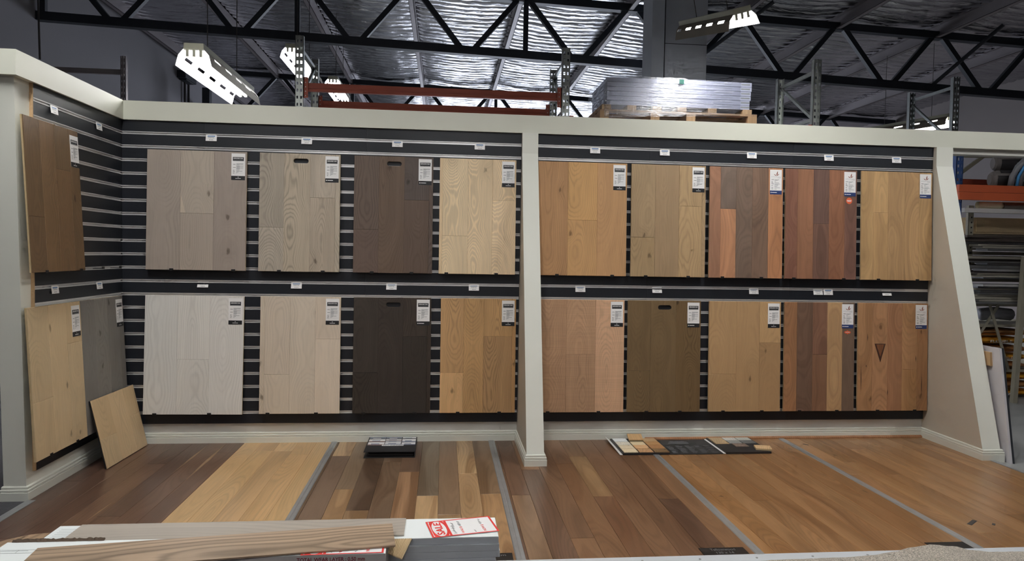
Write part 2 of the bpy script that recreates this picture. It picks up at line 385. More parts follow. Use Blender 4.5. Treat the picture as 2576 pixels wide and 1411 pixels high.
# ceiling: steel deck above, foil blankets between purlins
PX = [-3.10, -1.40, .25, 1.89, 3.54, 5.20, 6.88, 8.50, 10.15, 11.85, 13.5]
ceil = struct('ceiling', MB().add([(-3.5, -9.2, zr(-3.5)+.25), (13.85, -9.2, zr(13.85)+.25), (13.85, 19.2, zr(13.85)+.25), (-3.5, 19.2, zr(-3.5)+.25),
      (-3.5, -9.2, zr(-3.5)+.35), (13.85, -9.2, zr(13.85)+.35), (13.85, 19.2, zr(13.85)+.35), (-3.5, 19.2, zr(-3.5)+.35)],
      [(0, 1, 2, 3), (4, 5, 6, 7), (0, 1, 5, 4), (1, 2, 6, 5), (2, 3, 7, 6), (3, 0, 4, 7)]), 'warehouse_wall')
from mathutils import noise as MN
XB = [-3.3]+PX[1:-1]+[13.65]
for i in range(len(XB)-1):
    x0, x1 = XB[i], XB[i+1]; nx = 14; ys = []
    y = -4.0
    while y < 19.0: ys.append(y); y += .025 if y > 3 else .25
    mb = MB()
    for y in ys:
        for k in range(nx+1):
            f = k/nx; x = x0+(x1-x0)*f
            sag = -.05*math.sin(PI*f)
            rib = .036*math.sqrt(abs(math.sin(PI*y/.20+.30*MN.noise((x*1.3, y*.8, i)))))
            cr = .012*MN.noise((x*2.5, y*5.0, i*3.1))+.006*MN.noise((x*9, y*16, i*7.7))
            wire = .012*math.sqrt(abs(math.sin(PI*(x-x0)/.32)))
            mb.v.append((x, y, zr(x)+.10+sag-rib-wire+cr))
    for j in range(len(ys)-1):
        for k in range(nx): a = j*(nx+1)+k; mb.f.append((a, a+1, a+nx+2, a+nx+1))
    obj('insulation_blanket', mb, 'foil', ceil, smooth=True)
wm = MB(); y = 4.0
while y < 19:
    for i in range(len(XB)-1):
        xa, xb = XB[i], XB[i+1]; q = [xa+(xb-xa)*k/6 for k in range(7)]
        for a, b in zip(q, q[1:]):
            za, zb = (zr(a)+.09-.05*math.sin(PI*(a-xa)/(xb-xa)), zr(b)+.09-.05*math.sin(PI*(b-xa)/(xb-xa)))
            wm.add([(a, y-.003, za), (b, y-.003, zb), (b, y+.003, zb), (a, y+.003, za)], [(0, 1, 2, 3)])
    y += .20
for i in range(len(XB)-1):
    xa, xb = XB[i], XB[i+1]; x = xa+.32
    while x < xb-.1:
        z = zr(x)+.085-.05*math.sin(PI*(x-xa)/(xb-xa)); wm.add([(x-.003, 4, z), (x+.003, 4, z), (x+.003, 19, z), (x-.003, 19, z)], [(0, 1, 2, 3)]); x += .32
obj('safety_mesh', wm, 'cable', ceil)['kind'] = 'stuff'
for x in PX[:-1]:
    z = zr(x)-.04
    w = MB().box(x-.004, x+.004, -4, 19, z-.1, z+.1).box(x-.075, x+.004, -4, 19, z-.1, z-.094).box(x-.075, x-.069, -4, 19, z-.1, z-.08).box(x-.075, x+.004, -4, 19, z+.094, z+.1)
    obj('purlin', w, 'purlin_grey', ceil)
    
# roof trusses
def truss(Y, label, verts_at, lo=-3.3, hi=13.6):
    r = thing('roof_truss', label, 'truss', (lo, Y, 4.2), 'roof trusses')
    bz = lambda x: 4.695 - RS*(x+3.3)
    tz = lambda x: 5.545 - RS*(x+3.3)-.02
    wobj('bottom_chord', MB().bar((lo, Y, bz(lo)), (hi, Y, bz(hi)), .12, .12), 'steel_dark', r)
    wobj('top_chord', MB().bar((lo, Y, tz(lo)), (hi, Y, tz(hi)), .12, .11), 'steel_dark', r)
    for i in range(len(PX)-1):
        xb = (PX[i]+PX[i+1])/2; 
        for xt in (PX[i], PX[i+1]):
            a = Vector((xt+(.07 if xt < xb else -.07), Y, tz(xt))); b = Vector((xb-(.07 if xt < xb else -.07), Y, bz(xb)))
            wobj('web_member', MB().bar(a, b, .075, .075, (0, 1, 0)), 'steel_dark', r)
    for x in verts_at: wobj('post', MB().bar((x, Y, bz(x)), (x, Y, tz(x)), .07, .07), 'steel_dark', r)
    return r
truss(5.0, 'nearer dark steel roof truss crossing above the display wall', (-3.22, .25, 3.58))
truss(11.1, 'farther dark steel roof truss, lower in view behind the orange rack beam', (.25, 3.58))
# sag rods hanging between truss planes
for (a, b, lab) in (((7.05, 4.2, 5.15), (6.1, 5.0, 4.42), 'dark steel brace rod beside the tilted lamp'), ((10.6, 4.2, 5.0), (10.1, 5.0, 4.28), 'dark steel brace rod at the upper right of the truss')):
    solo('brace_rod', MB().tube([a, b], .03, 8), 'steel_dark', lab, 'rod')

# ------------------------------------------------------------------ fluorescent high bays
def lamp(name_label, end, L=1.5, rx=0.0, rz=0.0, ry=0.0, w=.28, hang=1.2, strength=1.0, group=None):
    """three tube high bay, local y along its length from 0 (near end) to L, z=0 at the reflector lip"""
    mt = Matrix.Translation(Vector(end)) @ Matrix.Rotation(rz, 4, 'Z') @ Matrix.Rotation(rx, 4, 'X') @ Matrix.Rotation(ry, 4, 'Y')
    r = thing('high_bay_lamp', name_label, 'lamp', mat4=mt, group=group)
    hw, mw, bw = .078*w/.28, .118*w/.28, w/2
    obj('housing', MB().box(-hw, hw, 0, L, .135, .182), 'lamp_enamel', r)
    obj('tray', MB().box(-hw, hw, .01, L-.01, .128, .134), 'lamp_reflector', r)
    for sx in (-1, 1):
        mb = MB()
        # upper sloping leaf with slots, lower leaf
        ys = [0, .05]; k = .05
        n = 5
        seg = []
        pitchy = L/n
        A = (sx*hw, .136); B = (sx*mw, .088); C_ = (sx*bw, .0)
        def leaf(p, q, y0, y1, th=.0015):
            d = Vector((q[0]-p[0], q[1]-p[1])).normalized(); nx, nz = -d.y*th*sx, d.x*th*sx
            vs = [(p[0], y0, p[1]), (q[0], y0, q[1]), (q[0], y1, q[1]), (p[0], y1, p[1])]
            vs += [(a+nx, b, z_+nz) for a, b, z_ in vs]
            mb.add(vs, [(0, 1, 2, 3), (4, 5, 6, 7), (0, 1, 5, 4), (1, 2, 6, 5), (2, 3, 7, 6), (3, 0, 4, 7)])
        def lp(p, q, f): return (p[0]+(q[0]-p[0])*f, p[1]+(q[1]-p[1])*f)
        leaf(A, lp(A, B, .72), 0, L); leaf(lp(B, C_, .10), C_, 0, L)
        for i in range(n):
            y0 = i*pitchy; leaf(lp(A, B, .72), B, y0, y0+pitchy*.48); leaf(B, lp(B, C_, .10), y0, y0+pitchy*.48)
        leaf(lp(A, B, .72), B, L-.04, L); leaf(B, lp(B, C_, .10), L-.04, L)
        o = obj('reflector', mb, 'lamp_reflector', r); o.data.materials.append(MATS['lamp_back'])
        bm = bmesh.new(); bm.from_mesh(o.data)
        for f in bm.faces:
            ct = f.calc_center_median()
            if f.normal.x*sx > .2: f.material_index = 1
        bm.to_mesh(o.data); bm.free()
    for x in (-.052, 0, .052):
        obj('tube', MB().tube([(x*w/.28, .03, .088), (x*w/.28, L-.03, .088)], .013, 10), 'tube_glow', r, smooth=True)
        for y in (.008, L-.03): obj('lampholder', MB().box(x*w/.28-.011, x*w/.28+.011, y, y+.022, .078, .135), 'lamp_enamel', r)
    for y in (.22*L, .78*L):
        obj('hanging_wire', MB().tube([(0, y, .182), (0, y, .182+hang)], .004, 6), 'cable', r)
    ld = bpy.data.lights.new('lamp_light', 'AREA'); ld.shape = 'RECTANGLE'; ld.size = w*.72; ld.size_y = L-.06; ld.energy = LAMP_W*strength; ld.color = LAMP_COL
    lo = bpy.data.objects.new('lamp_light', ld); COL.objects.link(lo); lo.parent = r; lo.location = (0, L/2, .07)
    return r
G = 'hanging fluorescent high bays'
lamp('bright three-tube high bay lamp nearest the left corner of the display', (.385, .40, 2.95), hang=2.4, group=G, strength=1.3)
lamp('high bay lamp partly hidden behind the left rack post', (.385, 4.0, 4.01), w=.30, group=G, strength=2.2)
lamp('small distant high bay lamp crossed by the orange rack beam', (.52, 6.5, 4.22), w=.29, group=G, strength=2.2)
lamp('tilted high bay lamp with slotted dull back in front of the column', (5.143, .8, 3.613), L=1.25, rx=.225, rz=.083, ry=-.30, w=.31, strength=.55, group=G)
lamp('far right high bay lamp half hidden by the galvanised post', (10.45, 5.0, 3.66), L=1.5, rz=.35, w=.30, group=G, strength=2.0)
for x, y, z, k, lab in [(.42, -2.85, 3.6, .9, 'high bay lamp over the front left of the display'), (2.50, -3.3, 3.6, .95, 'high bay lamp over the front of the display, left of the middle fin'),
      (4.90, -2.1, 3.6, 1.05, 'high bay lamp over the front of the display, right of the middle fin'), (7.4, -2.6, 3.6, .8, 'high bay lamp over the aisle right of the display'),
      (.42, -8.5, 3.5, .95, 'added unseen high bay lamp behind the viewpoint on the left'), (2.7, -8.5, 3.5, .95, 'added unseen high bay lamp behind the viewpoint in the middle'), (4.90, -8.5, 3.5, .95, 'added unseen high bay lamp behind the viewpoint on the right')]:  # row behind the viewpoint is added to light the foreground
    lamp(lab, (x, y, z), group=G, strength=k)

# ------------------------------------------------------------------ slatwall panels
ZS = [2.337-.1*k for k in range(22)]
SLZ0 = .1525
def slat_panel(label, axis, a0, a1):
    """axis 'x': on the back wall between X a0..a1; axis 'y': on the left wall between Y a0..a1"""
    ex = []
    root = thing('slatwall_panel', label, 'slatwall', (a0, 0, SLZ0) if axis == 'x' else (0, a0, SLZ0), 'black slatwall panels')
    def B(mb, u0, u1, d0, d1, z0, z1):
        if axis == 'x': mb.box(u0, u1, -d1, -d0, z0, z1)
        else: mb.box(d0, d1, u0, u1, z0, z1)
    tops = [ZT0]+[z-.011 for z in ZS]; bots = [z+.011 for z in ZS]+[SLZ0]
    for tz, bz_ in zip(tops, bots):
        mb = MB(); B(mb, a0+.0006, a1-.0006, .004, .018, bz_, tz); wobj('slat', mb, 'slat_black', root)
    for z in ZS:
        mb = MB(); B(mb, a0+.0004, a1-.0004, .002, .007, z-.011, z+.011)
        B(mb, a0+.0004, a1-.0004, .007, .0195, z+.0065, z+.0108); B(mb, a0+.0004, a1-.0004, .007, .0195, z-.0108, z-.0065)
        wobj('rail', mb, 'aluminium', root)
    mb = MB(); B(mb, a0+.001, a1-.001, .0, .004, SLZ0, ZT0); wobj('backing', mb, 'chipboard', root)
    return root
PANELS = []
for a0, a1, lab in [(.002, .606, 'narrow black slatwall panel in the left corner of the back wall'), (.606, 1.806, 'black slatwall panel behind the two pale boards with aluminium rails'),
      (1.806, 3.003, 'black slatwall panel just left of the middle fin'), (3.132, 4.035, 'black slatwall panel just right of the middle fin'),
      (4.035, 5.235, 'black slatwall panel in the middle of the right hand bay'), (5.235, 6.452, 'black slatwall panel at the right end beside the tapered fin')]:
    PANELS.append((a0, a1, slat_panel(lab, 'x', a0, a1)))
LP = slat_panel('black slatwall panel on the short left return wall', 'y', -1.14, -.0205)
# raw chipboard end of the left slatwall
wobj('edge_strip', MB().box(.0, .019, -1.146, -1.1402, SLZ0, ZT0), 'chipboard', LP)
def clip_mesh():
    return MB().prism([(-.020, -.004), (-.085, -.004), (-.085, .012), (-.081, .012), (-.081, -.0), (-.020, -.0)], 0, -.014, .014).mesh('clip')
CLIP = clip_mesh(); CLIP.materials.append(MATS['clip_black'])
def clip(X, z):
    for a0, a1, r in PANELS:
        if a0 <= X <= a1: obj('shelf_clip', CLIP, None, r, loc=(X-a0, 0, z-SLZ0)); return
def clip_left(Y, z): obj('shelf_clip', CLIP, None, LP, loc=(0, Y+1.14, z-SLZ0), rot=(0, 0, PI/2))

# ------------------------------------------------------------------ cards printed on the boards
def card_meshes():
    out = {}
    w, h = .100, .200
    for kind in ('oak_crest', 'oak_text', 'native'):
        P = {}
        P['card'] = MB().box(0, w, .0, h, 0, .0006)
        P['footer'] = (MB().box(0, w, 0, .031, .0006, .0009), 'ink_navy' if kind == 'native' else 'ink_black')
        d = MB(); g = MB(); wt = MB(); z = .0010
        rnd = random.Random(5 if kind == 'native' else 3)
        if kind == 'native':
            lf = MB()
            for ang, L, ox in ((1.35, .040, .0), (.75, .026, .002), (2.55, .026, -.002)):
                pts = [(0, 0), (.25, .10), (.55, .12), (.8, .07), (1, 0), (.8, -.05), (.55, -.10), (.25, -.08)]
                ca, sa = math.cos(ang), math.sin(ang)
                lf.add([(.056+ox+(a*ca-b*sa)*L, .150+(a*sa+b*ca)*L, z) for a, b in pts], [tuple(range(8))])
            P['emblem'] = (lf, 'ink_brown')
            add_text(g, 'AUSTRALIAN NATIVE', .010, .140, .0042, .080, z); add_text(d, 'TIMBERS', .062, .133, .0032, .028, z)
            y = .118
            for i, (a, b) in enumerate(((.021, .040), (.011, .013), (.014, .038), (.020, .046), (.013, .030), (.015, .046), (.015, .018))):
                d.quad(.012, .012+a, y, y+.0028, z); g.quad(.038, .038+b, y, y+.0026, z)
                if i in (0, 3, 4): y -= .0062; g.quad(.038, .038+b*.7, y, y+.0026, z)
                y -= .0095
        else:
            lg = MB().box(.010, .090, .143, .173, .0006, .0010); P['logo'] = (lg, 'ink_dark')
            wt.quad(.012, .088, .145, .1458, .0012); wt.quad(.012, .088, .1705, .1713, .0012)
            add_text(wt, 'GENUINE OAK', .015, .1575, .0095, .070, .0012, bold=.02)
            lg.quad(.016, .084, .148, .154, .0011)
            y = .122
            for a, rows in ((.018, (.052, .050, .022)), (.020, (.052, .026, .052, .024, .052, .024)), (.010, (.022,)), (.013, (.044, .018)), (.010, (.008,))):
                d.quad(.012, .012+a, y-.004*len(rows)/2, y-.004*len(rows)/2+.0026, z)
                for b in rows: g.quad(.036, .036+b, y, y+.0024, z); y -= .0048
                g.quad(.012, .090, y+.0012, y+.0016, z); y -= .0030
        if kind == 'oak_crest': wt.quad(.030, .070, .010, .0136, .0012); wt.add([(.046, .024, .0012), (.050, .018, .0012), (.054, .024, .0012)], [(0, 1, 2)])
        else: wt.add([(.010+.005*math.cos(k*PI/3), .0155+.005*math.sin(k*PI/3), .0012) for k in range(6)], [tuple(range(6))]); wt.quad(.018, .058, .013, .0182, .0012)
        P['print_dark'] = (d, 'ink_dark'); P['print_grey'] = (g, 'ink_grey'); P['print_white'] = (wt, 'ink_white')
        ms = {}
        for k, v in P.items():
            mb, mt = v if isinstance(v, tuple) else (v, 'card_white'); m = mb.mesh(k); m.materials.append(MATS[mt]); ms[k] = m
        out[kind] = ms
    return out
CARDS = card_meshes()
def put_card(root, kind, x, y, z):
    cd = obj('label_card', CARDS[kind]['card'], None, root, loc=(x, y, z))
    for k, m in CARDS[kind].items():
        if k != 'card':
            o = obj(k, m, None, cd)
            if k in ('print_dark', 'print_grey'): o['kind'] = 'stuff'

# ------------------------------------------------------------------ sample boards
def stadium(cx, cy, L, h, n):
    pts = []
    for k in range(n):
        a = 2*PI*(k+.5)/n; sx = (L-h)/2*(1 if math.cos(a) > 0 else -1); pts.append((cx+sx+h/2*math.cos(a), cy+h/2*math.sin(a)))
    return pts
def holed(x0, x1, y0, y1, z0, z1, hole):
    """a plank with an oval hand hole cut through: a holed patch framed by four blocks"""
    cx, cy, L, h = hole; a0, a1, b0, b1 = cx-L/2-.012, cx+L/2+.012, cy-h/2-.010, cy+h/2+.010; n = 28
    inn = stadium(cx, cy, L, h, n); out = []
    for px, py in inn:
        dx, dy = px-cx, py-cy
        t_ = min(((a1-cx)/abs(dx)) if abs(dx) > 1e-6 else 99, ((b1-cy)/abs(dy)) if abs(dy) > 1e-6 else 99); out.append((cx+dx*t_, cy+dy*t_))
    for cxr, cyr in ((a0, b0), (a1, b0), (a1, b1), (a0, b1)):
        k = min(range(n), key=lambda i: (out[i][0]-cxr)**2+(out[i][1]-cyr)**2); out[k] = (cxr, cyr)
    mb = MB(); vs = [(a, b, z) for z in (z0, z1) for L_ in (inn, out) for a, b in L_]; fs = []
    for k in range(n):
        j = (k+1) % n
        fs += [(k, j, n+j, n+k), (2*n+k, 2*n+j, 3*n+j, 3*n+k), (k, j, 2*n+j, 2*n+k)]
    mb.add(vs, fs)
    mb.box(x0, x1, y0, b0, z0, z1); mb.box(x0, x1, b1, y1, z0, z1); mb.box(x0, a0, b0, b1, z0, z1); mb.box(a1, x1, b0, b1, z0, z1)
    return mb
def jit(col, a=.05):
    L_ = .3*col[0]+.6*col[1]+.1*col[2]; col = [q+(L_-q)*DESAT for q in col[:3]]
    col = (col[0]*1.09, col[1]*1.12, col[2]*1.14); f = 1+random.uniform(-a, a); g = random.uniform(-a, a)*.35
    return (min(col[0]*f*(1+g), .93), min(col[1]*f, .93), min(col[2]*f*(1-g), .93), 1)
TB = .010; TP = .006
def board(label, mt, w, h, cols, material, card=None, cpos=None, hole=None, group=None, tint=.04, extra=None, backing='board_edge'):
    """cols: list of (x fraction end, [(y fraction from top where the piece ends, rgb), ...])"""
    r = thing('sample_board', label, 'flooring sample', mat4=mt, group=group)
    bk = holed(0, w, 0, h, 0, TB, hole) if hole else MB().box(0, w, 0, h, 0, TB)
    obj('backing', bk, backing, r)
    x0 = 0.0
    for xe, pieces in cols:
        x1 = xe*w; yt = h
        for ye, rgb in pieces:
            yb = h*(1-ye); wd, ln = x1-x0, yt-yb
            if hole and x0 < hole[0] < x1 and yb < hole[1] < yt:
                mb = holed(0, wd, 0, ln, 0, TP, (hole[0]-x0, hole[1]-yb, hole[2], hole[3]))
            else: mb = MB().cbox(.0002, wd-.0002, .0003, ln-.0003, 0, TP, .0015)
            obj('plank', mb, material, r, loc=(x0, yb, TB), color=jit(c(*rgb), tint))
            yt = yb
        x0 = x1
    if card: put_card(r, card, cpos[0] if cpos else w-.112, (cpos[1] if cpos else h-.213), TB+TP+.0002)
    if extra: extra(r, w, h, TB+TP)
    return r
def back_m(x, zb, h, dx_tilt=0.0):
    th = math.asin(.0375/h); s, k = math.sin(th), math.cos(th); R = Matrix(((1, 0, 0), (0, s, -k), (0, k, s))).to_4x4()
    if dx_tilt: R = R @ Matrix.Rotation(dx_tilt, 4, 'Z')
    return Matrix.Translation(Vector((x, -.0585, zb))) @ R
def left_m(y, zb, h):
    th = math.asin(.045/h); s, k = math.sin(th), math.cos(th); R = Matrix(((0, -s, k), (1, 0, 0), (0, k, s))).to_4x4()
    return Matrix.Translation(Vector((.066, y, zb))) @ R
ZU, ZL, HB = 1.322, .236, .895
GB = 'flooring sample boards on the slatwall'
HOLE = lambda x, h=HB: (x, h-.055, .112, .036)
T1 = [(1, None)]
def P1(*a): return [(1.0, a)]
def P2(b, a1, a2): return [(b, a1), (1.0, a2)]
def back_board(x, z, w, label, material, cols, card, clips, hole=None, tint=.04, extra=None, rot=0.0):
    board(label, back_m(x, z, HB, rot), w, HB, cols, material, card, hole=hole, group=GB, tint=tint, extra=extra)
    for f in clips: clip(x+f*w, z)
# upper row
def wedge(r, w, h, z):
    obj('sapwood_wedge', MB().add([(.242, h-.32, z+.0003), (.242, h-.466, z+.0003), (.278, h-.466, z+.0003)], [(0, 1, 2)]), 'sap_pale', r)
A = (152, 139, 126)
back_board(.205, ZU, .718, 'wide grey-beige oak sample board, leftmost in the upper row of the back wall', 'oak_smooth', [(.335, P1(*(146, 133, 121))), (.67, P2(.525, (156, 143, 128), (150, 137, 124))), (1, P1(142, 129, 119))], 'oak_crest', (.26, .88), extra=wedge)
A = (157, 145, 128)
back_board(1.016, ZU, .598, 'greyish oak board with hand hole and bold arched grain, second in the upper row', 'oak_brushed', [(.305, P2(.63, (150, 139, 124), (158, 146, 130))), (.625, P1(160, 147, 128)), (.94, P2(.37, (160, 147, 130), (156, 143, 126))), (1, P1(158, 146, 128))], 'oak_text', (.26, .80), HOLE(.305))
back_board(1.718, ZU, .600, 'dark brown oak board with hand hole in the upper row', 'oak_dark', [(.315, P2(.63, (92, 76, 66), (90, 73, 64))), (.635, P1(96, 77, 63)), (.95, P2(.37, (80, 69, 64), (88, 71, 60))), (1, P1(84, 70, 62))], 'oak_text', (.24, .74), HOLE(.302))
back_board(2.369, ZU, .594, 'pale limed oak board directly left of the middle fin, upper row', 'oak_limed', [(.04, P1(188, 162, 124)), (.37, P2(.67, (190, 167, 132), (186, 164, 130))), (.69, P1(188, 165, 131)), (1, P2(.355, (184, 160, 126), (192, 168, 134)))], 'oak_crest', (.10, .75))
back_board(3.136, ZU, .712, 'golden oak board directly right of the middle fin, upper row', 'oak_veneer', [(.335, P1(163, 122, 80)), (.665, P2(.51, (178, 137, 84), (172, 131, 82))), (1, P1(166, 125, 81))], 'oak_crest', (.22, .84))
back_board(3.884, ZU, .610, 'olive-tan oak board with dark swirl knot, second right of the fin in the upper row', 'oak_veneer', [(.32, P2(.65, (146, 122, 90), (150, 124, 88))), (.64, P1(148, 122, 90)), (.95, P2(.365, (154, 127, 90), (160, 131, 92))), (1, P1(150, 124, 90))], 'oak_crest', (.20, .77))
back_board(4.526, ZU, .616, 'mixed red and brown gum board with an orange short plank, upper row', 'gum_veneer', [(.15, P1(144, 103, 78)), (.36, P2(.38, (104, 88, 77), (164, 116, 82))), (.58, P1(112, 92, 78)), (.8, P1(114, 90, 74)), (1, P1(164, 112, 74))], 'native', (.18, .71))
def red_dot(r, w, h, z):
    d = obj('sticker', MB().add([(.545+.026*math.cos(k*PI/12), h-.250+.026*math.sin(k*PI/12), z+.0004) for k in range(24)], [tuple(range(24))]), 'sticker_orange', r)
    obj('sticker_print', MB().quad(.527, .563, h-.247, h-.244, z+.0006).quad(.525, .565, h-.252, h-.249, z+.0006).quad(.530, .560, h-.257, h-.254, z+.0006), 'ink_white', r)
def red_bar(r, w, h, z):
    obj('sticker', MB().add([(.545+a, h-.245+b, z+.0004) for a, b in ((-.030, 0), (-.02, .010), (-.008, .010), (0, .018), (.008, .010), (.02, .010), (.030, 0), (.02, -.010), (.008, -.010), (0, -.018), (-.008, -.010), (-.02, -.010))], [tuple(range(12))]), 'sticker_orange', r)
    obj('sticker_print', MB().quad(.527, .563, h-.247, h-.243, z+.0006), 'ink_white', r)
back_board(5.164, ZU, .612, 'deep red-brown gum board with a round orange sticker, upper row', 'gum_veneer', [(.17, P1(120, 80, 63)), (.39, P1(134, 92, 66)), (.61, P2(.495, (104, 77, 67), (110, 80, 67))), (.83, P1(140, 93, 66)), (1, P1(110, 78, 66))], 'native', (.12, .82), extra=red_dot)
back_board(5.817, ZU, .620, 'golden tan timber board, rightmost in the upper row', 'gum_veneer', [(.165, P1(166, 132, 86)), (.375, P2(.38, (178, 142, 94), (166, 131, 86))), (.61, P1(164, 129, 86)), (.81, P1(160, 126, 84)), (1, P1(158, 124, 80))], 'native', (.24, .79))
# lower row
back_board(.182, ZL, .718, 'wide whitewashed oak board, leftmost in the lower row of the back wall', 'oak_smooth', [(.33, P1(190, 187, 181)), (.655, P2(.535, (194, 190, 183), (191, 187, 180))), (1, P1(194, 190, 184))], 'oak_crest', (.12, .67), rot=-.006, tint=.015)
back_board(1.025, ZL, .600, 'pale beige oak board with grey knots, second in the lower row', 'oak_smooth', [(.055, P1(182, 168, 149)), (.37, P2(.665, (178, 164, 147), (182, 168, 150))), (.685, P1(182, 168, 150)), (1, P2(.36, (182, 167, 149), (186, 171, 153)))], 'oak_crest', (.11, .71), tint=.02)
back_board(1.722, ZL, .594, 'nearly black oak board with hand hole in the lower row', 'oak_dark', [(.32, P2(.65, (56, 49, 43), (52, 45, 39))), (.635, P1(54, 46, 40)), (.95, P2(.335, (56, 47, 40), (50, 43, 37))), (1, P1(54, 45, 38))], 'oak_text', (.14, .80), HOLE(.302))
back_board(2.390, ZL, .590, 'knotty honey oak board directly left of the middle fin, lower row', 'oak_brushed', [(.305, P2(.65, (176, 136, 88), (194, 153, 102))), (.57, P1(174, 134, 84)), (.95, P2(.33, (176, 136, 86), (166, 128, 84))), (1, P1(170, 130, 82))], 'oak_crest', (.24, .79))
back_board(3.172, ZL, .680, 'pinkish rough-sawn oak board directly right of the middle fin, lower row', 'oak_sawn', [(.31, P1(160, 124, 92)), (.655, P2(.485, (170, 132, 98), (162, 126, 94))), (1, P1(184, 144, 110))], 'oak_crest', (.10, .70))
back_board(3.881, ZL, .602, 'olive brown oak board with hand hole, second right of the fin in the lower row', 'oak_brushed', [(.31, P2(.63, (104, 83, 54), (106, 84, 54))), (.66, P1(106, 84, 54)), (1, P1(102, 80, 50))], 'oak_text', (.26, .72), HOLE(.302))
back_board(4.553, ZL, .607, 'light sandy oak board between the olive and the striped boards, lower row', 'oak_smooth', [(.38, P2(.66, (160, 127, 86), (158, 125, 84))), (.70, P1(160, 127, 86)), (1, P2(.375, (168, 134, 90), (154, 120, 80)))], 'oak_crest', (.20, .74))
back_board(5.190, ZL, .607, 'striped brown and blond gum board with a small orange sticker, lower row', 'gum_veneer', [(.18, P1(136, 96, 64)), (.40, P1(100, 76, 61)), (.61, P2(.48, (116, 82, 63), (120, 86, 63))), (.825, P1(166, 130, 88)), (1, P1(108, 87, 71))], 'native', (.22, .75), extra=red_bar)
def tri_mark(r, w, h, z):
    mb = MB()
    mb.add([(.145, h-.338, z+.0004), (.243, h-.338, z+.0004), (.197, h-.494, z+.0004), (.160, h-.344, z+.0004), (.230, h-.344, z+.0004), (.197, h-.445, z+.0004)], [(0, 3, 5, 2), (1, 4, 5, 2), (0, 1, 4, 3)])
    obj('grain_scar', mb, 'streak_dark', r)
    obj('grain_patch', MB().add([(.160, h-.344, z+.0003), (.230, h-.344, z+.0003), (.197, h-.445, z+.0003)], [(0, 1, 2)]), 'raw_timber', r, color=c(112, 74, 48))
    for x, y0, y1 in ((.03, .55, .85), (.565, .62, .9), (.085, .28, .36), (.512, .48, .55), (.265, .80, .86), (.075, .57, .60)):
        obj('resin_vein', MB().add([(x-.002, h*(1-y0), z+.0004), (x+.003, h*(1-(y0+y1)/2), z+.0004), (x-.001, h*(1-y1), z+.0004), (x-.004, h*(1-(y0+y1)/2), z+.0004)], [(0, 1, 2, 3)]), 'streak_dark', r)
back_board(5.828, ZL, .617, 'knotty brown timber board with a dark triangular scar, rightmost in the lower row', 'gum_knotty', [(.20, P1(150, 110, 73)), (.42, P1(148, 107, 72)), (.63, P1(136, 96, 66)), (.845, P2(.615, (150, 110, 72), (160, 119, 76))), (1, P1(144, 103, 66))], 'native', (.28, .81), extra=tri_mark)
# left return wall
board('walnut brown oak board hanging on the left return wall, upper', left_m(-1.275, 1.330, .895), .588, .895, [(.27, P2(.64, (98, 75, 49), (96, 73, 48))), (.52, P1(108, 82, 53)), (.80, P2(.30, (102, 79, 52), (104, 78, 50))), (1, P1(100, 76, 49))], 'oak_veneer', 'oak_crest', cpos=(.485, .66), group=GB)
board('pale blond oak board on the left return wall, lower and nearer', left_m(-1.250, .232, .895), .578, .895, [(.36, P2(.62, (178, 155, 118), (180, 156, 118))), (.69, P1(184, 159, 120)), (1, P2(.29, (180, 155, 116), (182, 158, 120)))], 'oak_smooth', 'oak_crest', cpos=(.466, .672), group=GB, tint=.02)
board('slate grey board on the left return wall, lower and beside the corner', left_m(-.668, .232, .895), .600, .895, [(.30, P1(112, 107, 102)), (.60, P1(116, 111, 105)), (.88, P1(112, 107, 102)), (1, P1(108, 103, 98))], 'oak_smooth', 'oak_crest', cpos=(.490, .672), group=GB, tint=.02)
for y in (-1.13, -.74): clip_left(y, 1.33)
for y in (-1.10, -.80, -.30): clip_left(y, .232)
for y in (-.45, -.20): clip_left(y, 1.337)
# loose sample leaning in the corner
th = math.radians(13); s_, k_ = math.sin(th), math.cos(th)
bx = Vector((0.02, .62, 0)).normalized(); zz = Vector((bx.y, -bx.x, 0)); yv = Vector((0, 0, 1))*k_ - zz*s_; zv = bx.cross(yv)
mt = Matrix.Identity(4)
for i in range(3): mt[i][0] = bx[i]; mt[i][1] = yv[i]; mt[i][2] = zv[i]
mt.translation = Vector((.176, -.640, .0))
board('small square blond oak sample leaning on the floor in the left corner', mt, .585, .468, [(.36, P2(.58, (178, 150, 110), (180, 153, 114))), (.72, P1(180, 153, 114)), (1, P2(.45, (176, 150, 112), (180, 154, 116)))], 'oak_smooth', backing='plastic_black')

# ------------------------------------------------------------------ price tickets on the rails
def ticket_mesh():
    w, h = .080, .048; P = {}
    P['card'] = (MB().box(-w/2, w/2, 0, h, 0, .0012), 'card_white')
    P['price_header'] = (MB().quad(-.027, .027, .032, .041, .0014), 'ink_blue')
    P['price_print'] = (MB().quad(-.022, .004, .022, .0245, .0014).quad(.007, .022, .022, .0245, .0014).quad(-.014, -.007, .007, .012, .0014).quad(-.003, .004, .007, .012, .0014).quad(.008, .014, .007, .012, .0014).quad(-.024, .018, .0275, .0295, .0014), 'ink_grey')
    P['hook'] = (MB().box(-.030, .030, h-.012, h+.002, -.018, -.001), 'white_metal')
    out = {}
    for k, (mb, m_) in P.items(): m = mb.mesh(k); m.materials.append(MATS[m_]); out[k] = m
    return out
TK = ticket_mesh()
def ticket(label, mt):
    r = thing('price_ticket', label, 'price ticket', mat4=mt, group='price tickets on the rails')
    for k, m in TK.items(): obj(k, m, None, r)
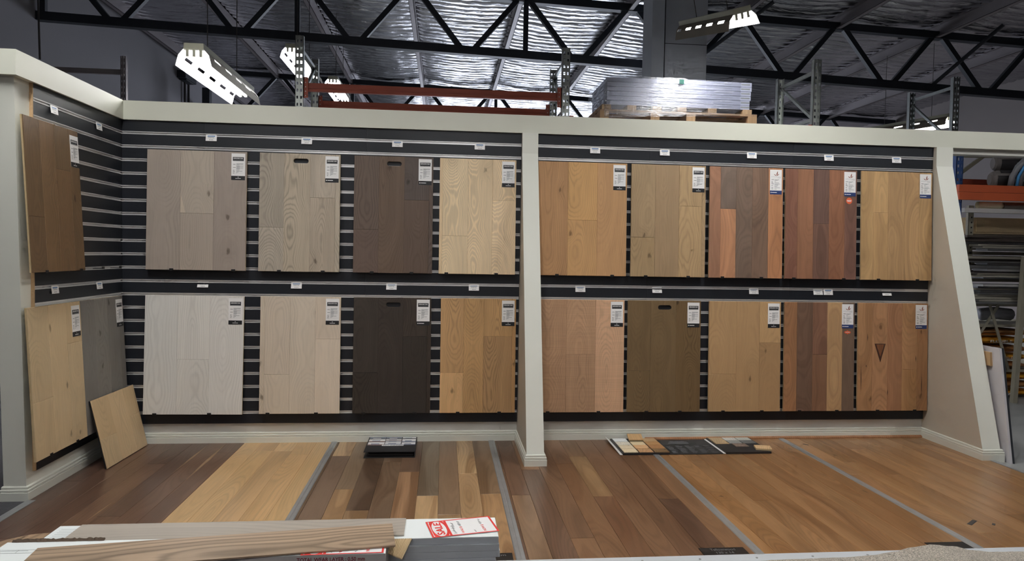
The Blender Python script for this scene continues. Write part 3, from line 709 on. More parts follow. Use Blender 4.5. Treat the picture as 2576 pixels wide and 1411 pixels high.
names_u = ['wide grey-beige board', 'arched-grain board with hand hole', 'dark brown board with hand hole', 'pale limed board', 'golden oak board', 'olive-tan board', 'mixed red and brown gum board', 'deep red gum board', 'rightmost golden tan board']
for x, nm in zip([.659, 1.359, 2.041, 2.675, 3.589, 4.155, 4.879, 5.536, 6.125], names_u):
    ticket('small white price ticket on the top rail above the '+nm, Matrix.Translation((x, -.026, 2.292)) @ Matrix.Rotation(PI/2-.15, 4, 'X'))
names_l = ['whitewashed board', 'pale beige knotted board', 'nearly black board', 'honey oak board', 'pinkish sawn board', 'olive brown board', 'light sandy board', 'striped gum board, left of two', 'striped gum board, right of two', 'board with the triangular scar']
for x, nm in zip([.597, 1.288, 2.007, 2.646, 3.494, 4.121, 4.931, 5.483, 5.570, 6.086], names_l):
    ticket('small white price ticket on the middle rail above the '+nm, Matrix.Translation((x, -.026, 1.192)) @ Matrix.Rotation(PI/2-random.uniform(.15, .45), 4, 'X'))
for (y, z, nm) in ((-.929, 2.292, 'top rail of the left return wall, nearer'), (-.373, 2.292, 'top rail of the left return wall, by the corner'), (-.935, 1.192, 'middle rail of the left return wall, nearer'), (-.379, 1.192, 'middle rail of the left return wall, by the corner')):
    ticket('small white price ticket on the '+nm, Matrix.Translation((.026, y, z)) @ Matrix.Rotation(PI/2, 4, 'Z') @ Matrix.Rotation(PI/2-.12, 4, 'X'))

# ------------------------------------------------------------------ display floors
YF = -2.185
def flooring(label, material, x0, x1, cols, tint=.10, name='display_floor'):
    """cols: list of (x end, [(y end, rgb), ...]) from the wall towards the front"""
    r = thing(name, label, 'flooring', (x0, YF, -.0143), 'display floor sections')
    xa = x0
    for xb, pcs in cols:
        ya = -.012
        for ye, rgb in pcs:
            ye = max(ye, YF)
            rgb = (rgb[0]*1.06, rgb[1]*1.02, rgb[2]*.95) if material in ('floor_brown', 'floor_tan') else rgb
            o = obj('plank', MB().cbox(0, xb-xa-.0006, 0, ya-ye-.0006, 0, .0142, .0016), material, r, loc=(xa-x0, ye-YF, 0), color=jit(c(*rgb), tint))
            ya = ye
        xa = xb
    return r
def auto(x0, x1, w, pal, minl=.5, maxl=1.9):
    n = max(1, round((x1-x0)/w)); out = []
    for i in range(n):
        xb = x0+(x1-x0)*(i+1)/n; y = -random.uniform(.2, maxl); pcs = []
        while y > YF: pcs.append((y, random.choice(pal))); y -= random.uniform(minl, maxl)
        pcs.append((YF, random.choice(pal))); out.append((xb, pcs))
    return out
DK = [(96, 69, 53), (88, 63, 50), (90, 68, 56), (84, 60, 48)]
fd = flooring('dark brown display floor at the left with pale sapwood streaks', 'floor_dark', .019, .905, auto(.019, .905, .128, DK, .9, 2.1), .05)
for (a, b, w_) in (((.650, -.05), (.640, -.77), .022), ((.522, -.26), (.440, -.56), .010), ((.772, -.06), (.775, -.90), .030), ((.507, -1.25), (.497, -1.58), .014), ((.53, -1.9), (.51, -2.15), .012)):
    mx, my = (a[0]+b[0])/2, (a[1]+b[1])/2
    wobj('sapwood_streak', MB().add([(a[0], a[1], .0002), (mx+w_*.5, my*.9+a[1]*.1, .0002), (b[0]+w_*.2, b[1], .0002), (mx-w_*.3, my, .0002)], [(0, 1, 2, 3)]), 'streak_pale', fd)
BL = [(176, 140, 92), (172, 136, 88), (170, 134, 90), (168, 130, 84)]
flooring('blond timber display floor between the dark floor and the first metal strip', 'floor_blond', .906, 1.562, [(1.040, [(YF, BL[0])]), (1.172, [(-.24, BL[2]), (YF, BL[1])]), (1.310, [(-.245, (182, 146, 98)), (YF, BL[2])]), (1.450, [(-.345, BL[1]), (YF, (180, 142, 94))]), (1.562, [(YF, BL[1])])], .03)
dk, md, lt, tn = (94, 73, 56), (115, 92, 69), (165, 132, 92), (141, 111, 77)
flooring('mixed blond and brown spotted gum display floor under the photo binder', 'floor_mixed', 1.604, 2.782, [(1.622, [(YF, (105, 81, 58))]), (1.752, [(-.39, lt), (YF, (100, 77, 60))]), (1.868, [(-1.11, md), (YF, (154, 120, 81))]), (2.0, [(-.40, md), (-1.475, dk), (YF, (132, 103, 71))]),
      (2.128, [(-.55, (109, 86, 66)), (YF, (107, 83, 62))]), (2.264, [(-.78, (98, 73, 55)), (YF, (141, 105, 73))]), (2.394, [(-1.25, (109, 92, 73)), (YF, lt)]), (2.525, [(-1.565, (113, 88, 66)), (YF, (132, 102, 70))]), (2.652, [(-.83, (162, 130, 90)), (YF, (149, 117, 81))]), (2.782, [(-1.236, (111, 86, 62)), (YF, (147, 111, 73))])], .03)
bw_ = [(101, 74, 54), (95, 69, 51), (106, 79, 58), (90, 67, 52)]
flooring('reddish brown display floor around the base of the middle fin', 'floor_brown', 2.824, 3.990, [(2.842, [(YF, bw_[3])]), (2.960, [(-1.267, (92, 68, 54)), (YF, (113, 88, 67))]), (3.090, [(-.765, (108, 79, 56)), (YF, (94, 72, 59))]), (3.218, [(-1.93, (97, 72, 54)), (YF, (115, 86, 63))]), (3.346, [(-.64, bw_[0]), (YF, (106, 77, 54))]),
      (3.474, [(-.47, (101, 76, 54)), (-1.312, (124, 99, 70)), (YF, (99, 70, 50))]), (3.602, [(YF, bw_[0])]), (3.738, [(YF, bw_[1])]), (3.866, [(-1.373, (97, 71, 52)), (YF, (81, 59, 47))]), (3.990, [(YF, (108, 79, 56))])], .03)
tnp = [(123, 91, 59), (118, 86, 55), (126, 94, 60), (114, 83, 54)]
flooring('warm tan display floor under the open sample folder', 'floor_tan', 4.032, 5.175, [(4.100, [(YF, (133, 97, 59))]), (4.216, [(YF, (133, 97, 60))]), (4.320, [(-.60, (126, 94, 60)), (YF, tnp[0])]), (4.430, [(-1.43, tnp[1]), (YF, tnp[0])]), (4.558, [(YF, tnp[1])]), (4.680, [(-.75, (131, 102, 71)), (YF, tnp[0])]), (4.810, [(YF, tnp[3])]), (4.935, [(YF, tnp[0])]), (5.060, [(YF, tnp[1])]), (5.175, [(YF, tnp[0])])], .04)
fr = flooring('tan timber display floor at the right with dark tape marks', 'floor_tan', 5.217, 6.500, auto(5.217, 6.500, .13, [(126, 95, 62), (121, 90, 59), (116, 85, 55), (129, 98, 66)], 1.2, 2.2), .03)
for a, b, w_ in (((5.385, -1.87), (5.470, -1.81), .025), ((5.520, -1.885), (5.545, -1.86), .016), ((5.30, -.20), (5.33, -.23), .016)):
    wobj('tape_mark', MB().bar((a[0], a[1], .0004), (b[0], b[1], .0004), w_, .0006), 'tape_dark', fr)
# name plaques at the front edge
def plaque(x0, x1, lines, label):
    r = thing('name_plaque', label, 'name plate', (x0, -2.18, 0), 'floor name plaques')
    obj('plate', MB().box(0, x1-x0, 0, .085, .0, .003), 'plastic_black', r)
    mb = MB(); y = .05
    for ln, w_ in lines: add_text(mb, ln, ((x1-x0)-w_)/2, y, .022, w_, .0034); y -= .036
    if lines: obj('lettering', mb, 'ink_grey', r)
plaque(3.72, 3.955, [('Tallowwood', .13), ('130 x 14', .09)], 'black name plaque reading Tallowwood at the floor edge')
plaque(2.60, 2.765, [('d Gum', .10)], 'black name plaque beside the front end of the second metal strip')
plaque(4.95, 5.165, [], 'black name plaque half hidden behind the beige carpet')
# metal divider strips and edging (part of the floor setting)
def strip(name, x0, x1, y0=YF, y1=-.016):
    mb = MB().prism([(x0, 0), (x1, 0), (x1-.004, .004), ((x0+x1)/2+.004, .005), ((x0+x1)/2, .0035), ((x0+x1)/2-.004, .005), (x0+.004, .004)], 1, y0, y1)
    struct(name, mb, 'divider_metal')
strip('trim_4', 1.558, 1.606); strip('trim_5', 2.778, 2.828); strip('trim_6', 3.986, 4.036); strip('trim_7', 5.171, 5.221)
struct('trim_8', MB().box(.012, .060, -2.2, -1.225, .0001, .004), 'divider_metal')
struct('trim_9', MB().box(6.50, 6.535, YF, -.70, -.0145, .003), 'divider_metal')
ed = struct('trim_10', MB().prism([(-2.182, .004), (-2.25, .004), (-2.29, -.002), (-2.30, -.0145), (-2.182, -.0145)], 0, .02, 6.55), 'edge_white')
for i in range(22):
    obj('screw', MB().tube([(.2+i*.29, -2.225, .003), (.2+i*.29, -2.225, .006)], .006, 8), 'divider_metal', ed)

# ------------------------------------------------------------------ things on the display floor
# closed photo binder
r = thing('photo_binder', 'closed black ring binder with room photographs on its cover', 'binder', (1.853, -.455, 0))
obj('cover_bottom', MB().box(0, .367, 0, .40, .001, .004), 'black_board', r)
obj('cover_top', MB().box(0, .367, 0, .40, .043, .046), 'black_board', r)
obj('spine', MB().box(.362, .367, 0, .40, .004, .043), 'black_board', r)
obj('page_block', MB().box(.02, .355, .03, .395, .006, .022), 'plastic_black', r)
obj('slip_pages', MB().box(.03, .350, .05, .39, .024, .036), 'black_board', r)
def photo(nm, x0, x1, y0, y1, sky, dark, deck):
    f = obj('photograph', MB().quad(x0, x1, y0, y1, .0463), sky, r)
    obj('photo_band', MB().quad(x0, x1, y0, y0+(y1-y0)*.30, .0465), deck, f)
    obj('photo_shape', MB().quad(x0+(x1-x0)*.2, x0+(x1-x0)*.7, y0+(y1-y0)*.22, y0+(y1-y0)*.55, .0467), dark, f)
plain('photo_pale', c(214, 218, 234), .3, var=.12, sc=40); plain('photo_mid', c(120, 126, 146), .3, var=.25, sc=60); plain('photo_warm', c(132, 104, 102), .3, var=.25, sc=60)
for q in ((.008, .130, .345, .392, 'photo_mid', 'photo_pale', 'ink_dark'), (.134, .252, .345, .392, 'photo_mid', 'photo_pale', 'ink_dark'), (.258, .360, .345, .392, 'photo_pale', 'photo_mid', 'ink_dark'),
      (.008, .130, .262, .338, 'photo_pale', 'photo_mid', 'photo_warm'), (.134, .252, .300, .338, 'photo_pale', 'ink_grey', 'photo_warm'), (.134, .252, .262, .294, 'photo_pale', 'photo_mid', 'photo_mid'),
      (.258, .360, .250, .338, 'photo_pale', 'photo_mid', 'photo_mid'), (.008, .130, .170, .256, 'photo_pale', 'photo_mid', 'photo_warm'), (.134, .252, .185, .256, 'photo_pale', 'photo_mid', 'photo_mid'), (.258, .360, .175, .244, 'photo_pale', 'photo_mid', 'photo_mid')): photo('', *q)
ob = obj('title_box', MB().quad(.115, .275, .150, .186, .0469), 'ink_white', r)
mb = MB(); add_text(mb, 'GENUINE OAK', .122, .157, .020, .146, f=lambda a, b: (.390-a, .336-b, .0472)); obj('title_print', mb, 'ink_dark', ob)
obj('cover_line', MB().quad(.14, .24, .130, .1325, .0465).quad(.12, .25, .09, .092, .0465), 'ink_grey', r)
# open sample folder
r = thing('sample_folder', 'open black folding swatch folder with small timber chips on the floor', 'sample folder', (3.745, -.455, 0))
FW, FD = .372, .405
obj('left_flap', MB().add([(-.012, -.0, .004), (.010, 0, .002), (.010, FD, .002), (-.030, FD, .030), (-.012, 0, .006), (.010, 0, .004), (.010, FD, .004), (-.030, FD, .033)], [(0, 1, 2, 3), (4, 5, 6, 7), (0, 1, 5, 4), (1, 2, 6, 5), (2, 3, 7, 6), (3, 0, 4, 7)]), 'card_white', r)
lt_ = obj('left_tray', MB().box(.010, FW, 0, FD, .001, .016), 'black_board', r)
ct_ = obj('centre_panel', MB().box(FW, .800, 0, FD, .001, .004), 'black_board', r)
obj('white_spine', MB().box(.790, .806, 0, FD, .004, .006), 'card_white', r)
rt_ = obj('right_tray', MB().box(.806, 1.165, 0, FD, .001, .016), 'black_board', r)
def chip(par, x0, x1, y0, y1, z, rgb, mat='oak_veneer'):
    obj('chip', MB().cbox(0, x1-x0, 0, y1-y0, 0, .005, .0008), mat, par, loc=(x0, y0, z), color=jit(c(*rgb), 0))
cols3 = [[(196, 196, 194), (190, 182, 166), (196, 178, 148), (198, 178, 144)], [None, (200, 178, 140), (196, 152, 104), (168, 126, 84)], [(160, 126, 84), (160, 116, 66), (150, 104, 58), (116, 88, 56)]]
for i, cl in enumerate(cols3):
    for j, rgb in enumerate(cl):
        if rgb: x0 = .024+i*.117; y1 = FD-.010-j*.098; chip(lt_, x0, x0+(.108 if i < 2 else .112), y1-(.088 if i < 2 else .094), y1, .016, rgb)
tb = mb = MB()
add_text(mb, 'GENUINE OAK', 0, 0, .016, .12, f=lambda a, b: (.60-a, .36-b, .0043))
for j in range(3): mb.quad(.47-.01*j, .62, .33-.022*j, .338-.022*j, .0043)
obj('heading_print', mb, 'ink_grey', ct_)
mb = MB()
for i in range(5):
    for j in range(12):
        if random.random() > .15: x0 = .41+i*.076; mb.quad(x0, x0+random.uniform(.03, .062), .035+j*.017, .035+j*.017+.005, .0043)
obj('body_print', mb, 'ink_grey', ct_)['kind'] = 'stuff'
for x0, x1, y0, y1, rgb in ((.815, .925, .22, .395, (160, 132, 96)), (.932, 1.035, .315, .395, (172, 166, 158)), (1.042, 1.15, .315, .395, (158, 156, 146)), (.932, 1.035, .225, .308, (128, 126, 122)), (1.042, 1.15, .225, .308, (96, 95, 94)), (.945, 1.05, .14, .218, (118, 98, 86))):
    chip(rt_, x0, x1, y0, y1, .016, rgb)
def loose_chip(loc, rz, rx, rgb, label, s=.115):
    mt = Matrix.Translation(loc) @ Matrix.Rotation(rz, 4, 'Z') @ Matrix.Rotation(rx, 4, 'X')
    rt = thing('timber_chip', label, 'timber chip', mat4=mt)
    obj('veneer', MB().cbox(-s/2, s/2, 0, .09, .009, .014, .001), 'oak_veneer', rt, color=jit(c(*rgb), 0)); obj('core', MB().box(-s/2, s/2, 0, .09, 0, .009), 'board_edge', rt)
loose_chip((3.945, -.135, .0165), -.06, .30, (170, 134, 88), 'loose oak chip tilted on the top edge of the folder')
loose_chip((4.865, -.425, .017), -.25, .03, (186, 152, 108), 'loose pale chip lying on the front right corner of the folder', .12)

# ------------------------------------------------------------------ leaning white panel behind the right fin
q = thing('leaning_panel', 'white board leaning behind the tapered right fin', 'panel', (6.63, -.71, -.0145))
pts = [(-.735, -.0145), (-.25, -.0145), (-.10, .83), (-.585, .83)]
wobj('sheet', MB().prism(pts, 0, 6.632, 6.650), 'panel_white', q); wobj('backing', MB().prism([(a+.001, b-.0005*0) for a, b in pts], 0, 6.650, 6.668), 'steel_dark', q)
wobj('wood_block', MB().prism([(-.527, .685), (-.40, .685), (-.385, .79), (-.515, .79)], 0, 6.612, 6.632), 'raw_timber', q, color=c(168, 140, 104))

# ------------------------------------------------------------------ pallet racking behind the display
def upright_mb(X, Y, z0, z1, w=.085, d=.06, open_y=-1):
    """perforated C post: slotted front face, plain returns"""
    mb = MB(); t = .004; yf = Y+open_y*d/2
    fy = (yf, yf+t) if open_y < 0 else (yf-t, yf)
    x0, x1 = X-w/2, X+w/2
    cuts = [(x0, x0+.014), (x0+.034, x1-.034), (x1-.014, x1)]
    for a, b in cuts: mb.box(a, b, fy[0], fy[1], z0, z1)
    z = z0
    while z < z1:
        for a, b in ((x0+.014, x0+.034), (x1-.034, x1-.014)): mb.box(a, b, fy[0], fy[1], z, min(z+.042, z1))
        z += .072
    mb.box(x0, x0+t, Y-d/2, Y+d/2, z0, z1); mb.box(x1-t, x1, Y-d/2, Y+d/2, z0, z1)
    mb.box(X-.010, X+.010, fy[0]-.006, fy[0], z0, z1)
    return mb
Z0 = -.0145
def rack_frame(r, X, Y0, Y1, top, mat='galvanised'):
    wobj('upright', upright_mb(X, Y0, Z0, top), mat, r); wobj('upright', upright_mb(X, Y1, Z0, top, open_y=1), mat, r)
    for z in (.4, 1.4, 2.4, 3.05, top-.12): wobj('brace', MB().bar((X, Y0+.03, z), (X, Y1-.03, z), .03, .035), mat, r)
    for z in (.4, 1.4, 2.4, 3.05): wobj('brace', MB().bar((X, Y0+.03, z), (X, Y1-.03, min(z+.62, top-.12)), .03, .03), mat, r)
def rack_beam(r, X0, X1, Y, z, h=.09, mat='rack_orange'):
    mb = MB().box(X0, X1, Y-.02, Y+.02, z, z+h).box(X0, X1, Y-.028, Y-.02, z+h*.3, z+h*.33)
    b = wobj('beam', mb, mat, r)
    for xa in (X0, X1-.045):
        e = MB().box(xa, xa+.045, Y-.034, Y-.028, z-.07, z+h+.055).box(xa if xa == X0 else xa+.04, xa+.005 if xa == X0 else xa+.045, Y-.034, Y+.02, z-.07, z+h+.055)
        off = r.location; e.v = [(x-off.x, y-off.y, z_-off.z) for x, y, z_ in e.v]; obj('end_plate', e, mat, b)
        for k in range(5):
            e = MB().tube([(xa+.02, Y-.0345, z-.05+k*.045), (xa+.02, Y-.037, z-.05+k*.045)], .006, 6); e.v = [(x-off.x, y-off.y, z_-off.z) for x, y, z_ in e.v]; obj('rivet', e, 'galvanised', b)
r = thing('pallet_rack', 'galvanised pallet rack with orange beams rising behind the display wall', 'pallet rack', (.895, 2.0, Z0))
for X in (.895, 3.685, 6.515): rack_frame(r, X, 2.0, 2.85, 3.70)
rack_beam(r, .94, 3.64, 2.0, 3.135, .085); rack_beam(r, .94, 3.64, 2.85, 3.135, .085)
rack_beam(r, 3.73, 6.47, 2.0, 2.825, .10); rack_beam(r, 3.73, 6.47, 2.70, 2.825, .10)
r = thing('pallet_rack', 'galvanised rack frame at far right above the display wall', 'pallet rack', (8.95, 3.0, Z0))
rack_frame(r, 8.95, 3.0, 3.85, 3.86)
r = thing('pallet_rack', 'dark rack post with a cross beam against the left warehouse wall', 'pallet rack', (-1.495, 3.5, Z0))
wobj('upright', upright_mb(-1.495, 3.5, Z0, 3.80, .06), 'purlin_grey', r); wobj('upright', upright_mb(-2.95, 3.5, Z0, 3.80, .06), 'purlin_grey', r); wobj('beam', MB().box(-2.95, -1.5, 3.48, 3.52, 3.58, 3.64), 'purlin_grey', r)
# hanging cable, pipes and a box on the left wall
solo('hanging_cable', MB().tube([(-2.2, 3.0, 5.5), (-2.21, 3.0, 4.6), (-2.19, 3.0, 3.6)], .012, 6), 'cable', 'thin dark cable hanging at the far left', 'cable', base=(-2.2, 3, 3.6))
for y, l in ((10.42, 'slim wall pipe left of the brightest lamp, nearer'), (10.64, 'slim wall pipe left of the brightest lamp, farther')): solo('wall_pipe', MB().tube([(-3.25, y, Z0), (-3.25, y, 5.12)], .025, 8), 'cable', l, 'pipe')
solo('wall_box', MB().box(-3.3, -3.12, 10.1, 10.75, 5.12, 5.27).box(-3.28, -3.14, 10.2, 10.65, 5.09, 5.12), 'steel_dark', 'dark box high on the left wall behind the brightest lamp', 'box')
solo('wall_post', MB().box(-2.75, -2.6, 10.0, 10.15, Z0, 4.9).box(-2.80, -2.55, 9.95, 10.2, Z0, .02), 'steel_dark', 'dark steel post on the left behind the brightest lamp', 'post')
# boxed column
r = thing('boxed_column', 'broad grey boxed column behind the wrapped pallet', 'column', (5.6, 4.0, Z0))
wobj('casing', MB().prism([(5.27, 3.95), (5.36, 3.86), (5.95, 3.86), (5.95, 4.45), (5.22, 4.45), (5.22, 4.0)], 2, Z0, 5.5), 'column_grey', r)
wobj('joint', MB().box(5.355, 5.953, 3.853, 3.86, 4.38, 4.386), 'steel_dark', r)
wobj('corner_seam', MB().box(5.352, 5.362, 3.852, 3.862, Z0, 5.5), 'steel_dark', r)

# wrapped pallet of long cartons
PXa, PXb, PYa, PYb, PZ = 4.06, 5.78, 1.955, 2.755, 2.927
r = thing('timber_pallet', 'raw timber pallet carrying the wrapped white cartons', 'pallet', (PXa, PYa, PZ))
for x in (0, .56, .96, 1.66): obj('bearer', MB().box(x, x+.10, 0, .8, .0, .115), 'raw_timber', r, color=c(156, 128, 98))
for y in (0, .24, .46, .70): obj('deck_board', MB().cbox(0, 1.76, y, y+.10, .115, .137, .002), 'raw_timber', r, color=c(150, 124, 100))
for x in (.02, .30, .58, .86, 1.20, 1.60): obj('cleat', MB().box(x, x+.1, 0, .8, .137, .187), 'raw_timber', r, color=c(160, 134, 106))
CZ = PZ+.188; CH = .0495
for k in range(6):
    dx = .012*(k > 1)+.008*(k > 3)
    rc = thing('long_carton', 'long white plank carton on the wrapped pallet, %s layer' % ['bottom', 'second', 'third', 'fourth', 'fifth', 'top'][k], 'carton', (PXa+.075, PYa+.01, CZ+k*CH), 'cartons on the wrapped pallet')
    obj('box', MB().box(0, 1.60+dx, 0, .76, .0005, CH-.0035), 'carton_lilac', rc)
    obj('box_print', MB().box(.56, .70, -.0008, 0, .020, .030).box(1.20, 1.40, -.0008, 0, .024, .028).box(1.50, 1.60, -.0008, 0, .016, .034), 'ink_grey', rc)
wr = MB(); x0, x1, y0, y1, z0, z1 = PXa+.045, PXb-.16, PYa-.012, PYb+.03, PZ+.05, CZ+6*CH+.012
nx, nz = 36, 9
for iz in range(nz+1):
    for ix in range(nx+1):
        f = ix/nx; g = iz/nz; zb = z0+.06*f
        wr.v.append((x0+(x1-x0)*f, y0+.006*MN.noise((f*9, g*14, 2)), zb+(z1-zb-.012*(f > .6))*g))
for iz in range(nz):
    for ix in range(nx): a = iz*(nx+1)+ix; wr.f.append((a, a+1, a+nx+2, a+nx+1))
o_ = len(wr.v)
for iz in range(nz+1):
    for iy in range(9): f = iy/8; g = iz/nz; wr.v.append((x0-.01*math.sin(PI*g)+.008*MN.noise((f*6, g*10, 5)), y0+(y1-y0)*f, z0+(z1-z0)*g))
for iz in range(nz):
    for iy in range(8): a = o_+iz*9+iy; wr.f.append((a, a+1, a+10, a+9))
wr.add([(x0, y0, z1), (x1, y0, z1-.012), (x1, y1, z1-.012), (x0, y1, z1)], [(0, 1, 2, 3)])
solo('stretch_wrap', wr, 'stretch_wrap', 'clear wrinkled stretch film around the pallet of white cartons', 'plastic wrap', smooth=True)
solo('green_label', MB().box(4.925, 4.975, 1.930, 1.936, CZ+5*CH-.005, CZ+6*CH-.006).box(4.94, 4.96, 1.928, 1.930, CZ+5*CH+.008, CZ+5*CH+.03), 'sticker_green', 'small green label on the wrapped pallet', 'label')

# ------------------------------------------------------------------ storage seen through the opening at right
r = thing('shelf_rack', 'blue and orange storage rack seen through the opening at right', 'rack', (7.80, 1.4, Z0))
wobj('upright', upright_mb(7.797, 1.42, Z0, 2.64, .078), 'rack_blue', r); wobj('upright', upright_mb(7.797, 2.35, Z0, 2.64, .078, open_y=1), 'rack_blue', r)
wobj('upright', upright_mb(10.55, 1.42, Z0, 2.64, .078), 'rack_blue', r); wobj('upright', upright_mb(10.55, 2.35, Z0, 2.64, .078, open_y=1), 'rack_blue', r)
wobj('beam', MB().box(7.76, 10.56, 1.34, 1.38, 2.216, 2.293), 'rack_orange_bright', r); wobj('beam', MB().box(7.76, 10.56, 1.335, 1.375, 2.134, 2.213), 'rack_orange_bright', r)
wobj('beam', MB().box(7.76, 10.56, 2.36, 2.40, 2.40, 2.48), 'rack_orange', r)
wobj('side_rail', MB().bar((7.82, 2.35, 2.44), (7.82, 1.42, 2.36), .04, .08), 'rack_orange_bright', r)
wobj('brace', MB().bar((7.75, 2.40, 2.75), (9.4, 2.40, 2.78), .03, .05), 'shelf_beige', r); wobj('brace', MB().bar((8.1, 2.38, 2.2), (8.9, 2.38, 2.78), .03, .04), 'shelf_beige', r); wobj('brace', MB().bar((8.0, 2.38, 2.2), (8.8, 2.38, 1.45), .03, .035), 'shelf_beige', r)
wobj('shelf_deck', MB().box(7.84, 10.5, 1.38, 2.36, 2.27, 2.29), 'raw_timber', r, color=c(120, 96, 70))
def vroll(p, d, rad, L, label):
    p = Vector(p); d = Vector(d).normalized(); n = 28; a = Vector((-d.y, d.x, 0))
    rt = thing('vinyl_roll', label, 'vinyl roll', tuple(p-Vector((0, 0, rad))), 'rolls on the orange shelf')
    def rev(prof):
        mb = MB()
        for off, rr_ in prof:
            for k in range(n): t_ = 2*PI*k/n; mb.v.append(tuple(p+a*math.cos(t_)*rr_+Vector((0, 0, math.sin(t_)*rr_))+d*off))
        for i in range(len(prof)-1):
            for k in range(n): j = (k+1) % n; mb.f.append((i*n+k, i*n+j, (i+1)*n+j, (i+1)*n+k))
        mb.f.append(tuple(range(n))); mb.f.append(tuple(range((len(prof)-1)*n, len(prof)*n))); return mb
    wobj('felt_wrap', rev([(0, rad*.62), (.015, rad*.80), (.04, rad*.93), (.08, rad), (L, rad*1.12)]), 'roll_felt', rt, smooth=False)
    # dark film sleeves leave felt strips showing
    def sleeve(o0, o1, a0, a1, mat, e):
        mb = MB(); m = 10
        for off in (o0, o1):
            for k in range(m+1): t_ = a0+(a1-a0)*k/m; rr_ = rad*(1+.12*off/L)+e; mb.v.append(tuple(p+a*math.cos(t_)*rr_+Vector((0, 0, math.sin(t_)*rr_))+d*off))
        for k in range(m): mb.f.append((k, k+1, m+2+k, m+1+k))
        return wobj('film_sleeve' if mat == 'roll_wrap' else 'sleeve_print', mb, mat, rt)
    sleeve(.05, L-.05, PI*.90, PI*1.45, 'roll_wrap', .003); sleeve(.10, L-.05, PI*1.52, PI*1.95, 'roll_wrap', .003); sleeve(.08, L-.1, .35*PI, .80*PI, 'roll_wrap', .003); sleeve(.20, .55, PI*1.02, PI*1.10, 'ink_grey', .005); sleeve(.62, .9, PI*1.02, PI*1.10, 'ink_grey', .005)
vroll((8.36, 1.66, 2.392), (1, -.35, 0), .098, 1.5, 'dark film-wrapped vinyl roll lying on the orange beam shelf, lower')
vroll((8.56, 1.86, 2.60), (1, -.30, 0), .098, 1.5, 'dark film-wrapped vinyl roll on top of the other roll')
ht = [(8.47, 1.44, 2.295), (8.47, 1.42, 2.40), (8.51, 1.40, 2.50), (8.60, 1.38, 2.60), (8.74, 1.36, 2.68)]
r = thing('padded_bundle', 'grey padded bundle with a bright blue strap beside the rolls', 'bundle', (8.38, 1.45, 2.29))
wobj('padding', MB().tube([(x+.055, y+.01, z) for x, y, z in ht], .035, 12), 'hose_grey', r, smooth=True); wobj('strap', MB().tube([(x, y-.03, z) for x, y, z in ht], .016, 8), 'strap_blue', r, smooth=True); wobj('padding', MB().tube([(x-.045, y, z) for x, y, z in ht], .030, 10), 'hose_grey', r, smooth=True)
# slotted angle shelving below
r = thing('angle_shelving', 'beige slotted-angle shelving below the orange beams', 'shelving', (8.10, 1.5, Z0))
for x, y, z1 in ((8.135, 1.62, 2.10), (8.135, 2.30, 2.10), (9.6, 1.62, 2.10), (9.6, 2.30, 2.10)):
    mb = MB().box(x-.030, x+.030, y, y+.004, Z0, z1).box(x-.030, x-.026, y, y+.04, Z0, z1)
    u = wobj('post', mb, 'shelf_beige', r)
    if y < 2:
        mb = MB(); z = .1
        while z < z1-.1:
            mb.add([(x+.006+.010*math.cos(k*PI/3)-r.location.x, y-.001-r.location.y, z+.010*math.sin(k*PI/3)-r.location.z) for k in range(6)], [tuple(range(6))]); z += .055
        obj('hole', mb, 'ink_black', u)
wobj('brace', MB().bar((8.18, 1.60, .55), (8.62, 1.60, 1.22), .008, .03), 'shelf_beige', r); wobj('brace', MB().bar((8.30, 1.58, 1.20), (8.62, 1.58, .30), .008, .03), 'shelf_beige', r)
wobj('front_post', MB().bar((8.50, 1.36, Z0), (8.56, 1.36, 1.55), .05, .05), 'shelf_beige', r)
for z in (.30, .80, 1.03, 1.30, 1.60): wobj('shelf', MB().box(8.12, 9.6, 1.62, 2.30, z-.03, z), 'shelf_beige', r)
# long trims and tubes lying in the shelving
GP = 'lengths in the messy trim stack'
def bar_thing(x0, y, z, L, w, h, mat, lab, dz=0.0, dy=0.0):
    mb = MB().bar((x0, y, z), (x0+L, y+dy, z+dz), w, h)
    solo('metal_profile', mb, mat, lab, 'trim length', GP)
rnd = random.Random(11)
mats = ['profile_grey', 'profile_grey', 'profile_bronze', 'profile_pale', 'aluminium', 'profile_bronze']
lab_of = {'profile_grey': 'dull grey aluminium trim length in the messy stack behind the right fin', 'profile_bronze': 'dark bronze trim length in the messy stack behind the right fin', 'profile_pale': 'pale plastic trim length in the messy stack behind the right fin', 'aluminium': 'shiny aluminium trim length in the messy stack behind the right fin'}
lv = [(1.035, 9, 7.98, .215), (1.305, 10, 7.93, .245), (1.605, 7, 7.88, .17)]
for zb, n, xs, tot in lv:
    hs = [rnd.uniform(.6, 1.5) for _ in range(n)]; zz_ = zb; sc_ = tot/sum(hs)
    for i in range(n):
        hh = hs[i]*sc_; m_ = rnd.choice(mats); x0 = xs+rnd.choice((.0, .05, .12, .22, .30))+rnd.uniform(-.03, .03)
        bar_thing(x0, 1.62+rnd.uniform(-.10, .02), zz_+hh/2, 1.3+rnd.uniform(0, .5), rnd.uniform(.10, .24), hh*.86, m_, lab_of[m_].replace('in the messy stack behind the right fin', 'on the %s shelf behind the right fin' % {1.035: 'lower', 1.305: 'middle', 1.605: 'upper'}[zb]), dz=rnd.uniform(-.003, .003), dy=rnd.uniform(-.14, .10))
        if i % 2: bar_thing(xs+rnd.uniform(.0, .2), 1.98+rnd.uniform(-.04, .06), zz_+hh/2, 1.4, rnd.uniform(.16, .3), hh*1.5, 'profile_bronze', 'added dark bar as shade at the back of the %s shelf behind the right fin' % {1.035: 'lower', 1.305: 'middle', 1.605: 'upper'}[zb])  # added dark bars stand in for the shade deep in the shelves
        zz_ += hh
